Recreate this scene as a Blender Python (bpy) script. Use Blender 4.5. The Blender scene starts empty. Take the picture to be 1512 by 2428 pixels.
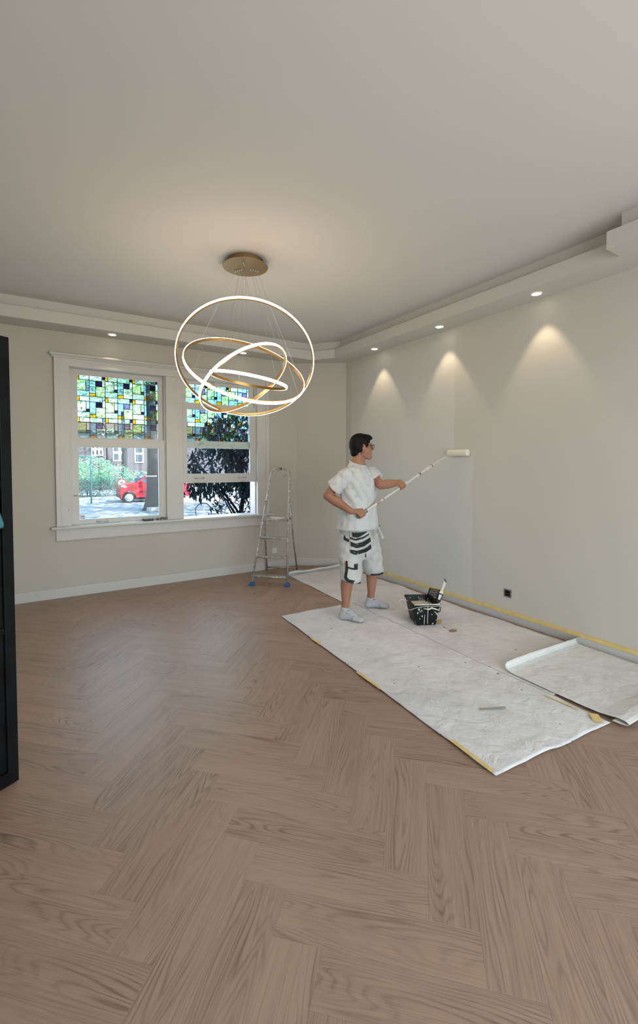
import bpy, bmesh, math, random
import numpy as np
from mathutils import Vector, Matrix, noise
from mathutils.bvhtree import BVHTree

random.seed(7); rng = np.random.default_rng(7)
scene = bpy.context.scene
COL = scene.collection
PI = math.pi

# ------------------------------------------------------------------ camera
cam_d = bpy.data.cameras.new('camera'); cam = bpy.data.objects.new('camera', cam_d); COL.objects.link(cam)
cam_d.sensor_fit = 'HORIZONTAL'; cam_d.sensor_width = 36.0
cam_d.lens = 1060 / 1512 * 36.0
cam_d.shift_y = -79 / 1512
cam_d.clip_start = 0.05; cam_d.clip_end = 300
cam.location = (0, 0, 1.5)
cam.rotation_euler = (math.radians(90 - 1.95), 0, math.radians(-32.064))
scene.camera = cam

# ------------------------------------------------------------------ world, sun, daylight, exposure
world = bpy.data.worlds.new('sky'); scene.world = world; world.use_nodes = True
wn = world.node_tree.nodes; wl = world.node_tree.links
sky = wn.new('ShaderNodeTexSky'); sky.sky_type = 'NISHITA'; sky.sun_disc = False
sky.sun_elevation = math.radians(42); sky.sun_rotation = math.radians(140)
wn['Background'].inputs[1].default_value = 0.48
wl.new(sky.outputs[0], wn['Background'].inputs[0])

sun_d = bpy.data.lights.new('sun', 'SUN'); sun_d.energy = 12.0; sun_d.angle = math.radians(0.6); sun_d.color = (0.94, 0.98, 1.0)
sun = bpy.data.objects.new('sun', sun_d); COL.objects.link(sun)
sun.rotation_euler = Vector((-0.45, 0.62, -0.66)).to_track_quat('-Z', 'Y').to_euler()

# daylight through the garden doors in the back wall and through the two street windows
def area(name, loc, size, direction, power, color):
    d = bpy.data.lights.new(name, 'AREA'); d.shape = 'RECTANGLE'; d.size, d.size_y = size
    d.energy = power; d.color = color
    o = bpy.data.objects.new(name, d); COL.objects.link(o); o.location = loc
    o.rotation_euler = Vector(direction).to_track_quat('-Z', 'Y').to_euler()
    return o
area('garden_daylight', (1.4, -2.0, 1.38), (4.0, 2.5), (0, 1, 0), 165, (1.0, 0.978, 0.96))
area('street_daylight', (1.42, 6.35, 1.75), (2.3, 1.8), (0, -1, -0.15), 45, (0.72, 0.84, 1.0))

scene.view_settings.view_transform = 'Standard'; scene.view_settings.look = 'None'
scene.view_settings.gamma = 1.0; scene.view_settings.use_curve_mapping = False
scene.view_settings.exposure = 0.0
try:
    scene.cycles.use_denoising = True
    scene.cycles.max_bounces = 10; scene.cycles.diffuse_bounces = 5; scene.cycles.transparent_max_bounces = 16
    scene.cycles.sample_clamp_indirect = 6.0; scene.cycles.caustics_reflective = False; scene.cycles.caustics_refractive = False
except Exception: pass

# ------------------------------------------------------------------ materials
MATS = {}
def srgb(*c):
    return tuple(((v/255)/12.92 if v/255 <= .04045 else ((v/255+.055)/1.055)**2.4) for v in c)
def new_mat(name):
    m = bpy.data.materials.new(name); m.use_nodes = True; MATS[name] = m
    return m, m.node_tree.nodes, m.node_tree.links, m.node_tree.nodes['Principled BSDF']
def mat(name, col, rough=0.5, metal=0.0, var=0.0, scale=8.0, bump=0.0, bscale=None, spec=None, col2=None, thresh=None, detail=4, stretch=None):
    """principled material; var mixes towards col2 (or a darker tone) by noise, bump adds fine relief"""
    m, n, l, p = new_mat(name)
    p.inputs['Base Color'].default_value = (*col, 1); p.inputs['Roughness'].default_value = rough; p.inputs['Metallic'].default_value = metal
    if spec is not None: p.inputs['Specular IOR Level'].default_value = spec
    if var or bump:
        tc = n.new('ShaderNodeTexCoord'); src = tc.outputs['Object']
        if stretch:
            mp = n.new('ShaderNodeMapping'); mp.inputs['Scale'].default_value = stretch; l.new(src, mp.inputs[0]); src = mp.outputs[0]
    if var:
        nz = n.new('ShaderNodeTexNoise'); nz.inputs['Scale'].default_value = scale; nz.inputs['Detail'].default_value = detail
        l.new(src, nz.inputs['Vector'])
        cr = n.new('ShaderNodeValToRGB'); lo, hi = thresh or (0.35, 0.65)
        cr.color_ramp.elements[0].position = lo; cr.color_ramp.elements[1].position = hi
        c2 = col2 or tuple(c*(1-var) for c in col)
        cr.color_ramp.elements[0].color = (*col, 1); cr.color_ramp.elements[1].color = (*c2, 1)
        l.new(nz.outputs[0], cr.inputs[0]); l.new(cr.outputs[0], p.inputs['Base Color'])
    if bump:
        nb = n.new('ShaderNodeTexNoise'); nb.inputs['Scale'].default_value = bscale or scale*10; nb.inputs['Detail'].default_value = 3
        l.new(src, nb.inputs['Vector'])
        b = n.new('ShaderNodeBump'); b.inputs['Strength'].default_value = bump; b.inputs['Distance'].default_value = 0.002
        l.new(nb.outputs[0], b.inputs['Height']); l.new(b.outputs[0], p.inputs['Normal'])
    return m
def emit(name, col, strength):
    m, n, l, p = new_mat(name)
    p.inputs['Base Color'].default_value = (0.8, 0.8, 0.8, 1)
    p.inputs['Emission Color'].default_value = (*col, 1); p.inputs['Emission Strength'].default_value = strength
    return m
def glass(name, tint, gloss=0.05, rough=0.0, bump=0.0):
    m = bpy.data.materials.new(name); m.use_nodes = True; MATS[name] = m
    n = m.node_tree.nodes; l = m.node_tree.links; n.remove(n['Principled BSDF'])
    t = n.new('ShaderNodeBsdfTransparent'); g = n.new('ShaderNodeBsdfGlossy'); mx = n.new('ShaderNodeMixShader')
    g.inputs['Roughness'].default_value = rough
    mx.inputs[0].default_value = gloss; t.inputs[0].default_value = (*tint, 1)
    if bump:   # rolled glass: colour varies a little through the thickness
        tc = n.new('ShaderNodeTexCoord'); nz = n.new('ShaderNodeTexNoise'); nz.inputs['Scale'].default_value = 55; nz.inputs['Detail'].default_value = 2
        l.new(tc.outputs['Object'], nz.inputs['Vector'])
        cr = n.new('ShaderNodeValToRGB'); cr.color_ramp.elements[0].position = .35; cr.color_ramp.elements[1].position = .65
        cr.color_ramp.elements[0].color = (*[c*(1-bump) for c in tint], 1); cr.color_ramp.elements[1].color = (*tint, 1)
        l.new(nz.outputs[0], cr.inputs[0]); l.new(cr.outputs[0], t.inputs[0])
    l.new(t.outputs[0], mx.inputs[1]); l.new(g.outputs[0], mx.inputs[2]); l.new(mx.outputs[0], n['Material Output'].inputs[0])
    return m

mat('wall_paint', (0.49, 0.462, 0.42), 0.75, var=0.035, scale=1.6, bump=0.12, bscale=260)
mat('ceiling_paint', (0.645, 0.617, 0.605), 0.85, bump=0.06, bscale=200)
mat('soffit_paint', (0.575, 0.55, 0.52), 0.8, bump=0.05, bscale=200)
mat('white_trim', (0.55, 0.54, 0.525), 0.4, var=0.04, scale=5)
mat('worn_trim', (0.62, 0.60, 0.57), 0.5, var=0.3, scale=14, col2=(0.36, 0.33, 0.29), thresh=(0.55, 0.72))
mat('black_steel', (0.004, 0.004, 0.005), 0.45, metal=0.0, var=0.3, scale=9, col2=(0.007, 0.008, 0.009), spec=0.12)
mat('gold', (0.50, 0.31, 0.11), 0.38, metal=0.9)
mat('bronze', (0.32, 0.20, 0.09), 0.42, metal=0.75)
mat('wire', (0.45, 0.43, 0.40), 0.35, metal=0.8)
mat('aluminium', (0.36, 0.34, 0.31), 0.5, metal=0.5, var=0.6, scale=26, col2=(0.58, 0.56, 0.52), thresh=(0.5, 0.62))
mat('blue_rubber', (0.02, 0.10, 0.30), 0.6)
def paper_material(name, col, stain, speck):
    m, n, l, p = new_mat(name); tc = n.new('ShaderNodeTexCoord'); p.inputs['Roughness'].default_value = .95; p.inputs['Specular IOR Level'].default_value = .2
    def nz(sc, det, lo, hi):
        q = n.new('ShaderNodeTexNoise'); q.inputs['Scale'].default_value = sc; q.inputs['Detail'].default_value = det; l.new(tc.outputs['Object'], q.inputs['Vector'])
        r = n.new('ShaderNodeMapRange'); r.inputs['From Min'].default_value = lo; r.inputs['From Max'].default_value = hi; l.new(q.outputs[0], r.inputs['Value']); return r.outputs[0]
    prev = None
    for fac, c in ((nz(2.6, 6, .45, .80), stain), (nz(11, 4, .52, .80), tuple(v*.86 for v in col)), (nz(21, 1.5, .735, .76), speck)):
        mx = n.new('ShaderNodeMix'); mx.data_type = 'RGBA'; l.new(fac, mx.inputs['Factor'])
        if prev is None: mx.inputs['A'].default_value = (*col, 1)
        else: l.new(prev, mx.inputs['A'])
        mx.inputs['B'].default_value = (*c, 1); prev = mx.outputs['Result']
    l.new(prev, p.inputs['Base Color'])
    prevn = None
    for sc, st, dist in ((9, .6, .02), (34, .5, .006), (160, .3, .002)):
        q = n.new('ShaderNodeTexNoise'); q.inputs['Scale'].default_value = sc; q.inputs['Detail'].default_value = 4; q.inputs['Distortion'].default_value = .8; l.new(tc.outputs['Object'], q.inputs['Vector'])
        b = n.new('ShaderNodeBump'); b.inputs['Strength'].default_value = st; b.inputs['Distance'].default_value = dist; l.new(q.outputs[0], b.inputs['Height'])
        if prevn: l.new(prevn, b.inputs['Normal'])
        prevn = b.outputs[0]
    l.new(prevn, p.inputs['Normal'])
paper_material('paper', (0.70, 0.685, 0.69), (0.56, 0.545, 0.545), (0.24, 0.23, 0.22))
paper_material('paper_fresh', (0.68, 0.67, 0.65), (0.62, 0.60, 0.57), (0.6, 0.58, 0.55))
mat('yellow_tape', (0.76, 0.58, 0.22), 0.7, var=0.15, scale=12)
mat('black_plastic', (0.008, 0.008, 0.009), 0.5, spec=0.25, var=0.9, scale=26, col2=(0.45, 0.44, 0.41), thresh=(0.64, 0.67))
mat('black_clean', (0.012, 0.012, 0.013), 0.4)
mat('wet_paint', (0.74, 0.69, 0.58), 0.25, bump=0.2, bscale=30)
mat('dried_paint', (0.72, 0.70, 0.66), 0.5)
mat('roller_fleece', (0.78, 0.74, 0.64), 0.9, bump=1.0, bscale=240)
mat('pole_white', (0.62, 0.60, 0.56), 0.4, var=0.5, scale=30, col2=(0.30, 0.28, 0.26), thresh=(0.6, 0.7))
mat('pole_mark', (0.25, 0.07, 0.07), 0.5, var=0.8, scale=60, col2=(0.55, 0.5, 0.48))
mat('dark_grip', (0.05, 0.05, 0.05), 0.5, var=0.7, scale=60, col2=(0.5, 0.48, 0.45), thresh=(0.5, 0.6))
mat('steel', (0.55, 0.55, 0.54), 0.3, metal=0.9)
mat('chrome_plate', (0.42, 0.40, 0.37), 0.35, metal=0.8)
mat('cyan_cloth', (0.045, 0.16, 0.20), 0.85, bump=0.4, bscale=120)
mat('skin', (0.37, 0.185, 0.118), 0.55, var=0.25, scale=9, col2=(0.31, 0.145, 0.095), spec=0.3)
mat('stubble', (0.10, 0.06, 0.045), 0.8)
mat('hair', (0.005, 0.0045, 0.005), 0.6, spec=0.15, bump=0.8, bscale=160)
mat('shirt_cotton', (0.57, 0.575, 0.595), 0.9, var=0.2, scale=15, col2=(0.42, 0.42, 0.43), thresh=(0.55, 0.76), bump=0.3, bscale=300)
mat('shorts_cotton', (0.55, 0.55, 0.55), 0.9, var=0.4, scale=7, col2=(0.36, 0.36, 0.35), thresh=(0.46, 0.72), bump=0.3, bscale=200)
mat('black_canvas', (0.010, 0.010, 0.011), 0.75, var=0.9, scale=45, col2=(0.35, 0.35, 0.34), thresh=(0.66, 0.72))
mat('sock_cotton', (0.43, 0.425, 0.45), 0.95, var=0.3, scale=18, col2=(0.36, 0.35, 0.36), thresh=(0.5, 0.75))
mat('orange_tag', (0.6, 0.12, 0.04), 0.7)
mat('eye_white', (0.8, 0.8, 0.78), 0.2); mat('iris', (0.05, 0.03, 0.02), 0.2)
mat('socket_white', (0.72, 0.70, 0.66), 0.35)
emit('led', (1.0, 0.80, 0.50), 19.0)
emit('downlight_glow', (1.0, 0.88, 0.68), 9.0)
glass('clear_glass', (0.94, 0.99, 1.0), 0.010)
glass('door_glass', (0.9, 0.92, 0.92), 0.06)
glass('lens_glass', (0.95, 0.95, 0.95), 0.06)
glass('pane_cyan', (0.74, 0.97, 0.95), 0.015, .1, .22); glass('pane_blue', (0.62, 0.83, 1.0), 0.015, .1, .22)
glass('pane_green', (0.80, 0.96, 0.68), 0.015, .1, .25); glass('pane_pale', (0.88, 0.98, 1.0), 0.015, .1, .2)
glass('pane_amber', (1.0, 0.70, 0.06), 0.015, .1, .3); glass('pane_dark', (0.10, 0.10, 0.22), 0.015, .1, .3)
glass('pane_lilac', (0.52, 0.48, 0.72), 0.015, .1, .3)
mat('lead', (0.012, 0.013, 0.015), 0.5, metal=0.3)
# outdoors
mat('paving', (0.47, 0.51, 0.57), 0.9, var=0.25, scale=2.5)
mat('kerbstone', (0.45, 0.45, 0.44), 0.9)
mat('bark', (0.020, 0.022, 0.030), 0.95, var=0.6, scale=5, stretch=(6, 6, 0.6), col2=(0.07, 0.072, 0.085))
mat('twig', (0.02, 0.018, 0.017), 0.9)
mat('house_brick', (0.15, 0.13, 0.145), 0.9, var=0.35, scale=4)
mat('roof_tile', (0.16, 0.09, 0.07), 0.8)
mat('dark_pane', (0.06, 0.09, 0.12), 0.1)
mat('car_red', (0.62, 0.025, 0.05), 0.25); mat('car_black', (0.015, 0.015, 0.018), 0.5); mat('car_glass', (0.05, 0.16, 0.30), 0.08)
mat('tyre', (0.02, 0.02, 0.022), 0.85); mat('hubcap', (0.55, 0.60, 0.66), 0.35, metal=0.4); mat('headlamp', (0.75, 0.78, 0.80), 0.15)
mat('sign_white', (0.85, 0.85, 0.85), 0.5); mat('sign_red', (0.7, 0.05, 0.06), 0.5); mat('sign_black', (0.01, 0.01, 0.01), 0.6)
mat('green_post', (0.05, 0.22, 0.22), 0.5); mat('bike_white', (0.7, 0.72, 0.75), 0.4); mat('bike_dark', (0.03, 0.03, 0.04), 0.5); mat('street_white', (0.85, 0.85, 0.85), 0.8)
def leaf_mat(name, c1, c2, trans=0.35):
    m, n, l, p = new_mat(name)
    oi = n.new('ShaderNodeNewGeometry'); tc = n.new('ShaderNodeTexCoord'); nz = n.new('ShaderNodeTexNoise'); nz.inputs['Scale'].default_value = 1.3
    l.new(tc.outputs['Object'], nz.inputs['Vector'])
    cr = n.new('ShaderNodeValToRGB'); cr.color_ramp.elements[0].position = .35; cr.color_ramp.elements[1].position = .65
    cr.color_ramp.elements[0].color = (*c1, 1); cr.color_ramp.elements[1].color = (*c2, 1)
    l.new(nz.outputs[0], cr.inputs[0]); l.new(cr.outputs[0], p.inputs['Base Color']); p.inputs['Roughness'].default_value = 0.45
    tr = n.new('ShaderNodeBsdfTranslucent'); l.new(cr.outputs[0], tr.inputs[0]); mx = n.new('ShaderNodeMixShader'); mx.inputs[0].default_value = trans
    l.new(p.outputs[0], mx.inputs[1]); l.new(tr.outputs[0], mx.inputs[2]); l.new(mx.outputs[0], n['Material Output'].inputs[0])
    return m
leaf_mat('leaf_bright', (0.30, 0.56, 0.36), (0.62, 0.70, 0.30), .45); leaf_mat('leaf_hedge', (0.28, 0.60, 0.45), (0.55, 0.75, 0.52))
leaf_mat('leaf_low', (0.06, 0.17, 0.17), (0.16, 0.32, 0.28)); leaf_mat('leaf_dark', (0.022, 0.045, 0.048), (0.06, 0.10, 0.105), 0.15)

# herringbone planks: one shader for all planks, every plank with its own figure
def plank_material():
    m, n, l, p = new_mat('oak_plank')
    uv = n.new('ShaderNodeUVMap'); oi = n.new('ShaderNodeObjectInfo')
    sx = n.new('ShaderNodeSeparateXYZ'); l.new(uv.outputs[0], sx.inputs[0])
    def math_(op, a, b=None, c=None):
        q = n.new('ShaderNodeMath'); q.operation = op
        for i, v in enumerate((a, b, c)):
            if v is None: continue
            if isinstance(v, (int, float)): q.inputs[i].default_value = v
            else: l.new(v, q.inputs[i])
        return q.outputs[0]
    cell = math_('FLOOR', math_('DIVIDE', sx.outputs[0], 10.0))
    seed = math_('ADD', cell, math_('MULTIPLY', oi.outputs['Random'], 977.0))
    wn_ = n.new('ShaderNodeTexWhiteNoise'); wn_.noise_dimensions = '1D'; l.new(seed, wn_.inputs['W'])
    u = math_('SUBTRACT', sx.outputs[0], math_('MULTIPLY', cell, 10.0))
    off = math_('MULTIPLY', wn_.outputs['Value'], 50.0)
    def vec(x, y, z=None):
        c = n.new('ShaderNodeCombineXYZ'); l.new(x, c.inputs[0]); l.new(y, c.inputs[1])
        if z is not None: l.new(z, c.inputs[2])
        return c.outputs[0]
    def nz(v, scale, detail, rough=0.5, dist=0):
        t = n.new('ShaderNodeTexNoise'); t.inputs['Scale'].default_value = scale; t.inputs['Detail'].default_value = detail
        t.inputs['Roughness'].default_value = rough; t.inputs['Distortion'].default_value = dist; l.new(v, t.inputs['Vector']); return t.outputs[0]
    # contours of a stretched field give the cathedral figure
    field = nz(vec(math_('ADD', math_('MULTIPLY', u, 0.75), off), math_('ADD', math_('MULTIPLY', sx.outputs[1], 7.5), off), off), 1.0, 2.5, .35, .12)
    rings = math_('SINE', math_('MULTIPLY', field, 190.0))
    rings = math_('POWER', math_('MULTIPLY_ADD', rings, 0.5, 0.5), 3.2)
    patch = nz(vec(math_('ADD', math_('MULTIPLY', u, 2.2), off), math_('MULTIPLY', sx.outputs[1], 9.0), off), 1.0, 2.0)
    patch = math_('SMOOTHSTEP', 0.42, 0.68, patch) if False else math_('MULTIPLY', math_('MAXIMUM', math_('SUBTRACT', patch, 0.36), 0.0), 3.2)
    fibre = nz(vec(math_('ADD', math_('MULTIPLY', u, 5.0), off), math_('MULTIPLY', sx.outputs[1], 210.0)), 1.0, 3.0, .6)
    streak = nz(vec(math_('ADD', math_('MULTIPLY', u, 1.6), off), math_('MULTIPLY', sx.outputs[1], 48.0), off), 1.0, 3.0, .55)
    broad = nz(vec(math_('ADD', math_('MULTIPLY', u, 1.0), off), math_('MULTIPLY', sx.outputs[1], 16.0), off), 1.0, 2.0)
    dark = math_('ADD', math_('MULTIPLY', math_('MULTIPLY', rings, patch), 0.44), math_('MULTIPLY', math_('SUBTRACT', fibre, 0.5), 0.72))
    dark = math_('ADD', dark, math_('MULTIPLY', math_('SUBTRACT', streak, 0.5), 0.40))
    dark = math_('ADD', dark, math_('MULTIPLY', math_('SUBTRACT', broad, 0.5), 0.34))
    dark = math_('ADD', dark, math_('MULTIPLY', math_('SUBTRACT', wn_.outputs['Value'], 0.5), 0.12))
    cr = n.new('ShaderNodeValToRGB'); e = cr.color_ramp.elements
    e[0].position = 0.0; e[0].color = (0.360, 0.246, 0.184, 1); e[1].position = 0.75; e[1].color = (0.145, 0.090, 0.062, 1)
    x = e.new(0.28); x.color = (0.285, 0.190, 0.139, 1)
    l.new(math_('ADD', dark, 0.10), cr.inputs[0]); l.new(cr.outputs[0], p.inputs['Base Color'])
    p.inputs['Roughness'].default_value = 0.42; p.inputs['Specular IOR Level'].default_value = 0.45
    b = n.new('ShaderNodeBump'); b.inputs['Strength'].default_value = 0.18; b.inputs['Distance'].default_value = 0.001
    l.new(fibre, b.inputs['Height']); l.new(b.outputs[0], p.inputs['Normal'])
plank_material()
mat('subfloor', (0.06, 0.045, 0.035), 0.9)

# ------------------------------------------------------------------ mesh builder
class MB:
    def __init__(s): s.v = []; s.f = []; s.mi = []; s.cur = 0
    def add(s, vs, fs):
        o = len(s.v); s.v.extend([tuple(v) for v in vs]); s.f.extend([tuple(i+o for i in f) for f in fs]); s.mi.extend([s.cur]*len(fs)); return s
    def box(s, x0, x1, y0, y1, z0, z1):
        return s.add([(x0,y0,z0),(x1,y0,z0),(x1,y1,z0),(x0,y1,z0),(x0,y0,z1),(x1,y0,z1),(x1,y1,z1),(x0,y1,z1)],
                     [(3,2,1,0),(4,5,6,7),(0,1,5,4),(1,2,6,5),(2,3,7,6),(3,0,4,7)])
    def loft(s, rings, cap=True, close=True):
        k = len(rings[0]); vs = [p for r in rings for p in r]; fs = []
        for i in range(len(rings)-1):
            for j in range(k if close else k-1):
                a, b = i*k+j, i*k+(j+1) % k; fs.append((a, b, b+k, a+k))
        if cap: fs.append(tuple(range(k-1, -1, -1))); fs.append(tuple(range((len(rings)-1)*k, len(rings)*k)))
        return s.add(vs, fs)
    def tube(s, pts, r, k=8, cap=True, closed=False):
        pts = [Vector(p) for p in pts]; rs = r if isinstance(r, (list, tuple)) else [r]*len(pts); rings = []
        ref = None
        for i, p in enumerate(pts):
            if closed: t = pts[(i+1) % len(pts)] - pts[i-1]
            else: t = pts[min(i+1, len(pts)-1)] - pts[max(i-1, 0)]
            t.normalize()
            if ref is None: ref = Vector((0,0,1)) if abs(t.z) < .9 else Vector((1,0,0))
            a = t.cross(ref); 
            if a.length < 1e-4: a = t.cross(Vector((0,1,0)))
            a.normalize(); b = a.cross(t); ref = b
            rings.append([p + (a*math.cos(2*PI*j/k) + b*math.sin(2*PI*j/k))*rs[i] for j in range(k)])
        if closed: rings.append(rings[0]); return s.loft(rings, cap=False)
        return s.loft(rings, cap)
    def lathe(s, prof, c=(0,0,0), k=32, cap=True):
        return s.loft([[(c[0]+r*math.cos(2*PI*j/k), c[1]+r*math.sin(2*PI*j/k), c[2]+z) for j in range(k)] for r, z in prof], cap)
    def ellip(s, c, r, k=20, m=12, M=None):
        rings = []
        for i in range(m+1):
            a = -PI/2 + PI*i/m; cr = max(math.cos(a), 1e-3)
            ring = [Vector((r[0]*cr*math.cos(2*PI*j/k), r[1]*cr*math.sin(2*PI*j/k), r[2]*math.sin(a))) for j in range(k)]
            rings.append([(M @ p if M else p) + Vector(c) for p in ring])
        return s.loft(rings)
    def capsule(s, p0, r0, p1, r1, k=16):
        p0 = Vector(p0); p1 = Vector(p1); d = p1-p0; L = d.length
        if L < 1e-6: return s.ellip(p0, (r0, r0, r0))
        t = d/L; ref = Vector((0,0,1)) if abs(t.z) < .9 else Vector((1,0,0)); a = t.cross(ref).normalized(); b = t.cross(a)
        rings = []
        for i in range(6):
            q = -PI/2 + PI/2*i/5.; rr = r0*max(math.cos(q), 1e-3); rings.append((p0 + t*r0*math.sin(q), rr))
        for i in range(6):
            q = PI/2*i/5.; rr = r1*max(math.cos(q), 1e-3); rings.append((p1 + t*r1*math.sin(q), rr))
        return s.loft([[c + (a*math.cos(2*PI*j/k) + b*math.sin(2*PI*j/k))*rr for j in range(k)] for c, rr in rings])
    def chain(s, pts, rs, k=14):
        for i in range(len(pts)-1): s.capsule(pts[i], rs[i], pts[i+1], rs[i+1], k)
        return s
    def prism(s, poly, lo, hi, axis='y'):
        n_ = len(poly)
        def P(a, b, t): return (a, t, b) if axis == 'y' else ((t, a, b) if axis == 'x' else (a, b, t))
        return s.add([P(a, b, lo) for a, b in poly] + [P(a, b, hi) for a, b in poly],
                     [tuple(range(n_)), tuple(range(2*n_-1, n_-1, -1))] + [(i, i+n_, (i+1) % n_+n_, (i+1) % n_) for i in range(n_)])
    def mesh(s, name):
        me = bpy.data.meshes.new(name); me.from_pydata([tuple(v) for v in s.v], [], s.f); me.validate()
        bm = bmesh.new(); bm.from_mesh(me); bmesh.ops.recalc_face_normals(bm, faces=bm.faces); bm.to_mesh(me); bm.free()
        return me
def bevel(me, w, seg=2, angle=30):
    bm = bmesh.new(); bm.from_mesh(me)
    es = [e for e in bm.edges if len(e.link_faces) == 2 and e.calc_face_angle(0) > math.radians(angle)]
    bmesh.ops.bevel(bm, geom=es, offset=w, segments=seg, affect='EDGES', profile=0.5, clamp_overlap=True)
    bm.to_mesh(me); bm.free(); return me
def obj(name, mb, m, parent=None, smooth=False, bev=0, loc=None, rot=None):
    me = mb.mesh(name) if isinstance(mb, MB) else mb
    if bev: bevel(me, bev)
    if m is not None:
        me.materials.clear()
        for q in (m if isinstance(m, (list, tuple)) else [m]): me.materials.append(MATS[q])
    if isinstance(mb, MB) and isinstance(m, (list, tuple)) and not bev and len(me.polygons) == len(mb.mi): me.polygons.foreach_set('material_index', mb.mi)
    if smooth:
        if smooth is True: me.polygons.foreach_set('use_smooth', [True]*len(me.polygons))
        else:
            me.polygons.foreach_set('use_smooth', [True]*len(me.polygons)); me.set_sharp_from_angle(angle=math.radians(smooth))
    o = bpy.data.objects.new(name, me); COL.objects.link(o)
    if parent is not None: o.parent = parent
    if loc is not None: o.location = loc
    if rot is not None: o.rotation_euler = rot
    return o
def tag(o, label, cat, group=None):
    o['label'] = label; o['category'] = cat
    if group: o['group'] = group
    return o
def thing(name, label, cat, loc=(0,0,0), rotz=0.0, group=None):
    o = bpy.data.objects.new(name, None); COL.objects.link(o); o.location = loc; o.rotation_euler = (0,0,rotz); o.empty_display_size = .1
    return tag(o, label, cat, group)
def struct(o, label=None):
    o['kind'] = 'structure'
    if label: o['label'] = label
    return o
def empty_struct(name, label=None, loc=(0,0,0)):
    o = bpy.data.objects.new(name, None); COL.objects.link(o); o.location = loc; o.empty_display_size = .1
    return struct(o, label)
def remesh(mb, voxel, smooth=4, name='m'):
    me = mb.mesh(name); o = bpy.data.objects.new('tmp', me); COL.objects.link(o)
    r = o.modifiers.new('r', 'REMESH'); r.mode = 'VOXEL'; r.voxel_size = voxel
    if smooth:
        q = o.modifiers.new('s', 'SMOOTH'); q.iterations = smooth; q.factor = 0.5
    dg = bpy.context.evaluated_depsgraph_get(); out = bpy.data.meshes.new_from_object(o.evaluated_get(dg))
    bpy.data.objects.remove(o); bpy.data.meshes.remove(me); out.name = name
    return out
def displace(me, fn):
    """move every vertex along its normal by fn(position)"""
    n_ = len(me.vertices); co = np.empty(n_*3); me.vertices.foreach_get('co', co); co = co.reshape(-1, 3)
    no = np.empty(n_*3); me.vertices.foreach_get('normal', no); no = no.reshape(-1, 3)
    d = np.array([fn(Vector(c), Vector(k)) for c, k in zip(co, no)]); co += no*d[:, None]
    me.vertices.foreach_set('co', co.ravel()); me.update(); return me
def copy_tree(o, parent=None):
    c = o.copy(); COL.objects.link(c); c.parent = parent
    for ch in [q for q in bpy.data.objects if q.parent is o]: copy_tree(ch, c)
    return c

# ================================================================== THE SETTING
XR, YW, ZC, ZS, XL, YB = 3.775, 5.72, 3.187, 2.949, -0.95, -1.8
# fresh coat on the right wall: a cooler, cleaner paint up to where the roller works
def right_wall_material():
    m, n, l, p = new_mat('wall_half_painted')
    tc = n.new('ShaderNodeTexCoord'); sx = n.new('ShaderNodeSeparateXYZ'); l.new(tc.outputs['Object'], sx.inputs[0])
    nz = n.new('ShaderNodeTexNoise'); nz.inputs['Scale'].default_value = 3.0; nz.inputs['Detail'].default_value = 5; l.new(tc.outputs['Object'], nz.inputs['Vector'])
    def M(op, a, b):
        q = n.new('ShaderNodeMath'); q.operation = op
        for i, v in enumerate((a, b)):
            if isinstance(v, (int, float)): q.inputs[i].default_value = v
            else: l.new(v, q.inputs[i])
        return q.outputs[0]
    wob = M('MULTIPLY', M('SUBTRACT', nz.outputs[0], 0.5), 0.05)
    y = M('ADD', sx.outputs[1], wob); z = M('ADD', sx.outputs[2], wob)
    def step(v, edge, soft=0.012):
        q = n.new('ShaderNodeMapRange'); q.interpolation_type = 'SMOOTHSTEP'; q.inputs['From Min'].default_value = edge-soft; q.inputs['From Max'].default_value = edge+soft; l.new(v, q.inputs['Value']); return q.outputs[0]
    high = M('MULTIPLY', step(y, 3.30), M('SUBTRACT', 1.0, step(y, 5.17)))
    low = M('MULTIPLY', M('MULTIPLY', step(y, 3.05, .02), M('SUBTRACT', 1.0, step(y, 3.32))), M('SUBTRACT', 1.0, step(z, 1.60, .02)))
    fresh = M('MULTIPLY', M('MAXIMUM', high, low), M('MULTIPLY', M('SUBTRACT', 1.0, step(z, 2.86, .03)), 1.0))
    mx = n.new('ShaderNodeMix'); mx.data_type = 'RGBA'; l.new(fresh, mx.inputs['Factor'])
    mx.inputs['A'].default_value = (0.565, 0.538, 0.492, 1); mx.inputs['B'].default_value = (0.60, 0.583, 0.55, 1)
    l.new(mx.outputs['Result'], p.inputs['Base Color'])
    l.new(M('SUBTRACT', 0.8, M('MULTIPLY', fresh, 0.22)), p.inputs['Roughness'])
    nb = n.new('ShaderNodeTexNoise'); nb.inputs['Scale'].default_value = 260; l.new(tc.outputs['Object'], nb.inputs['Vector'])
    b = n.new('ShaderNodeBump'); b.inputs['Strength'].default_value = .12; b.inputs['Distance'].default_value = .002; l.new(nb.outputs[0], b.inputs['Height']); l.new(b.outputs[0], p.inputs['Normal'])
right_wall_material()

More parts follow.
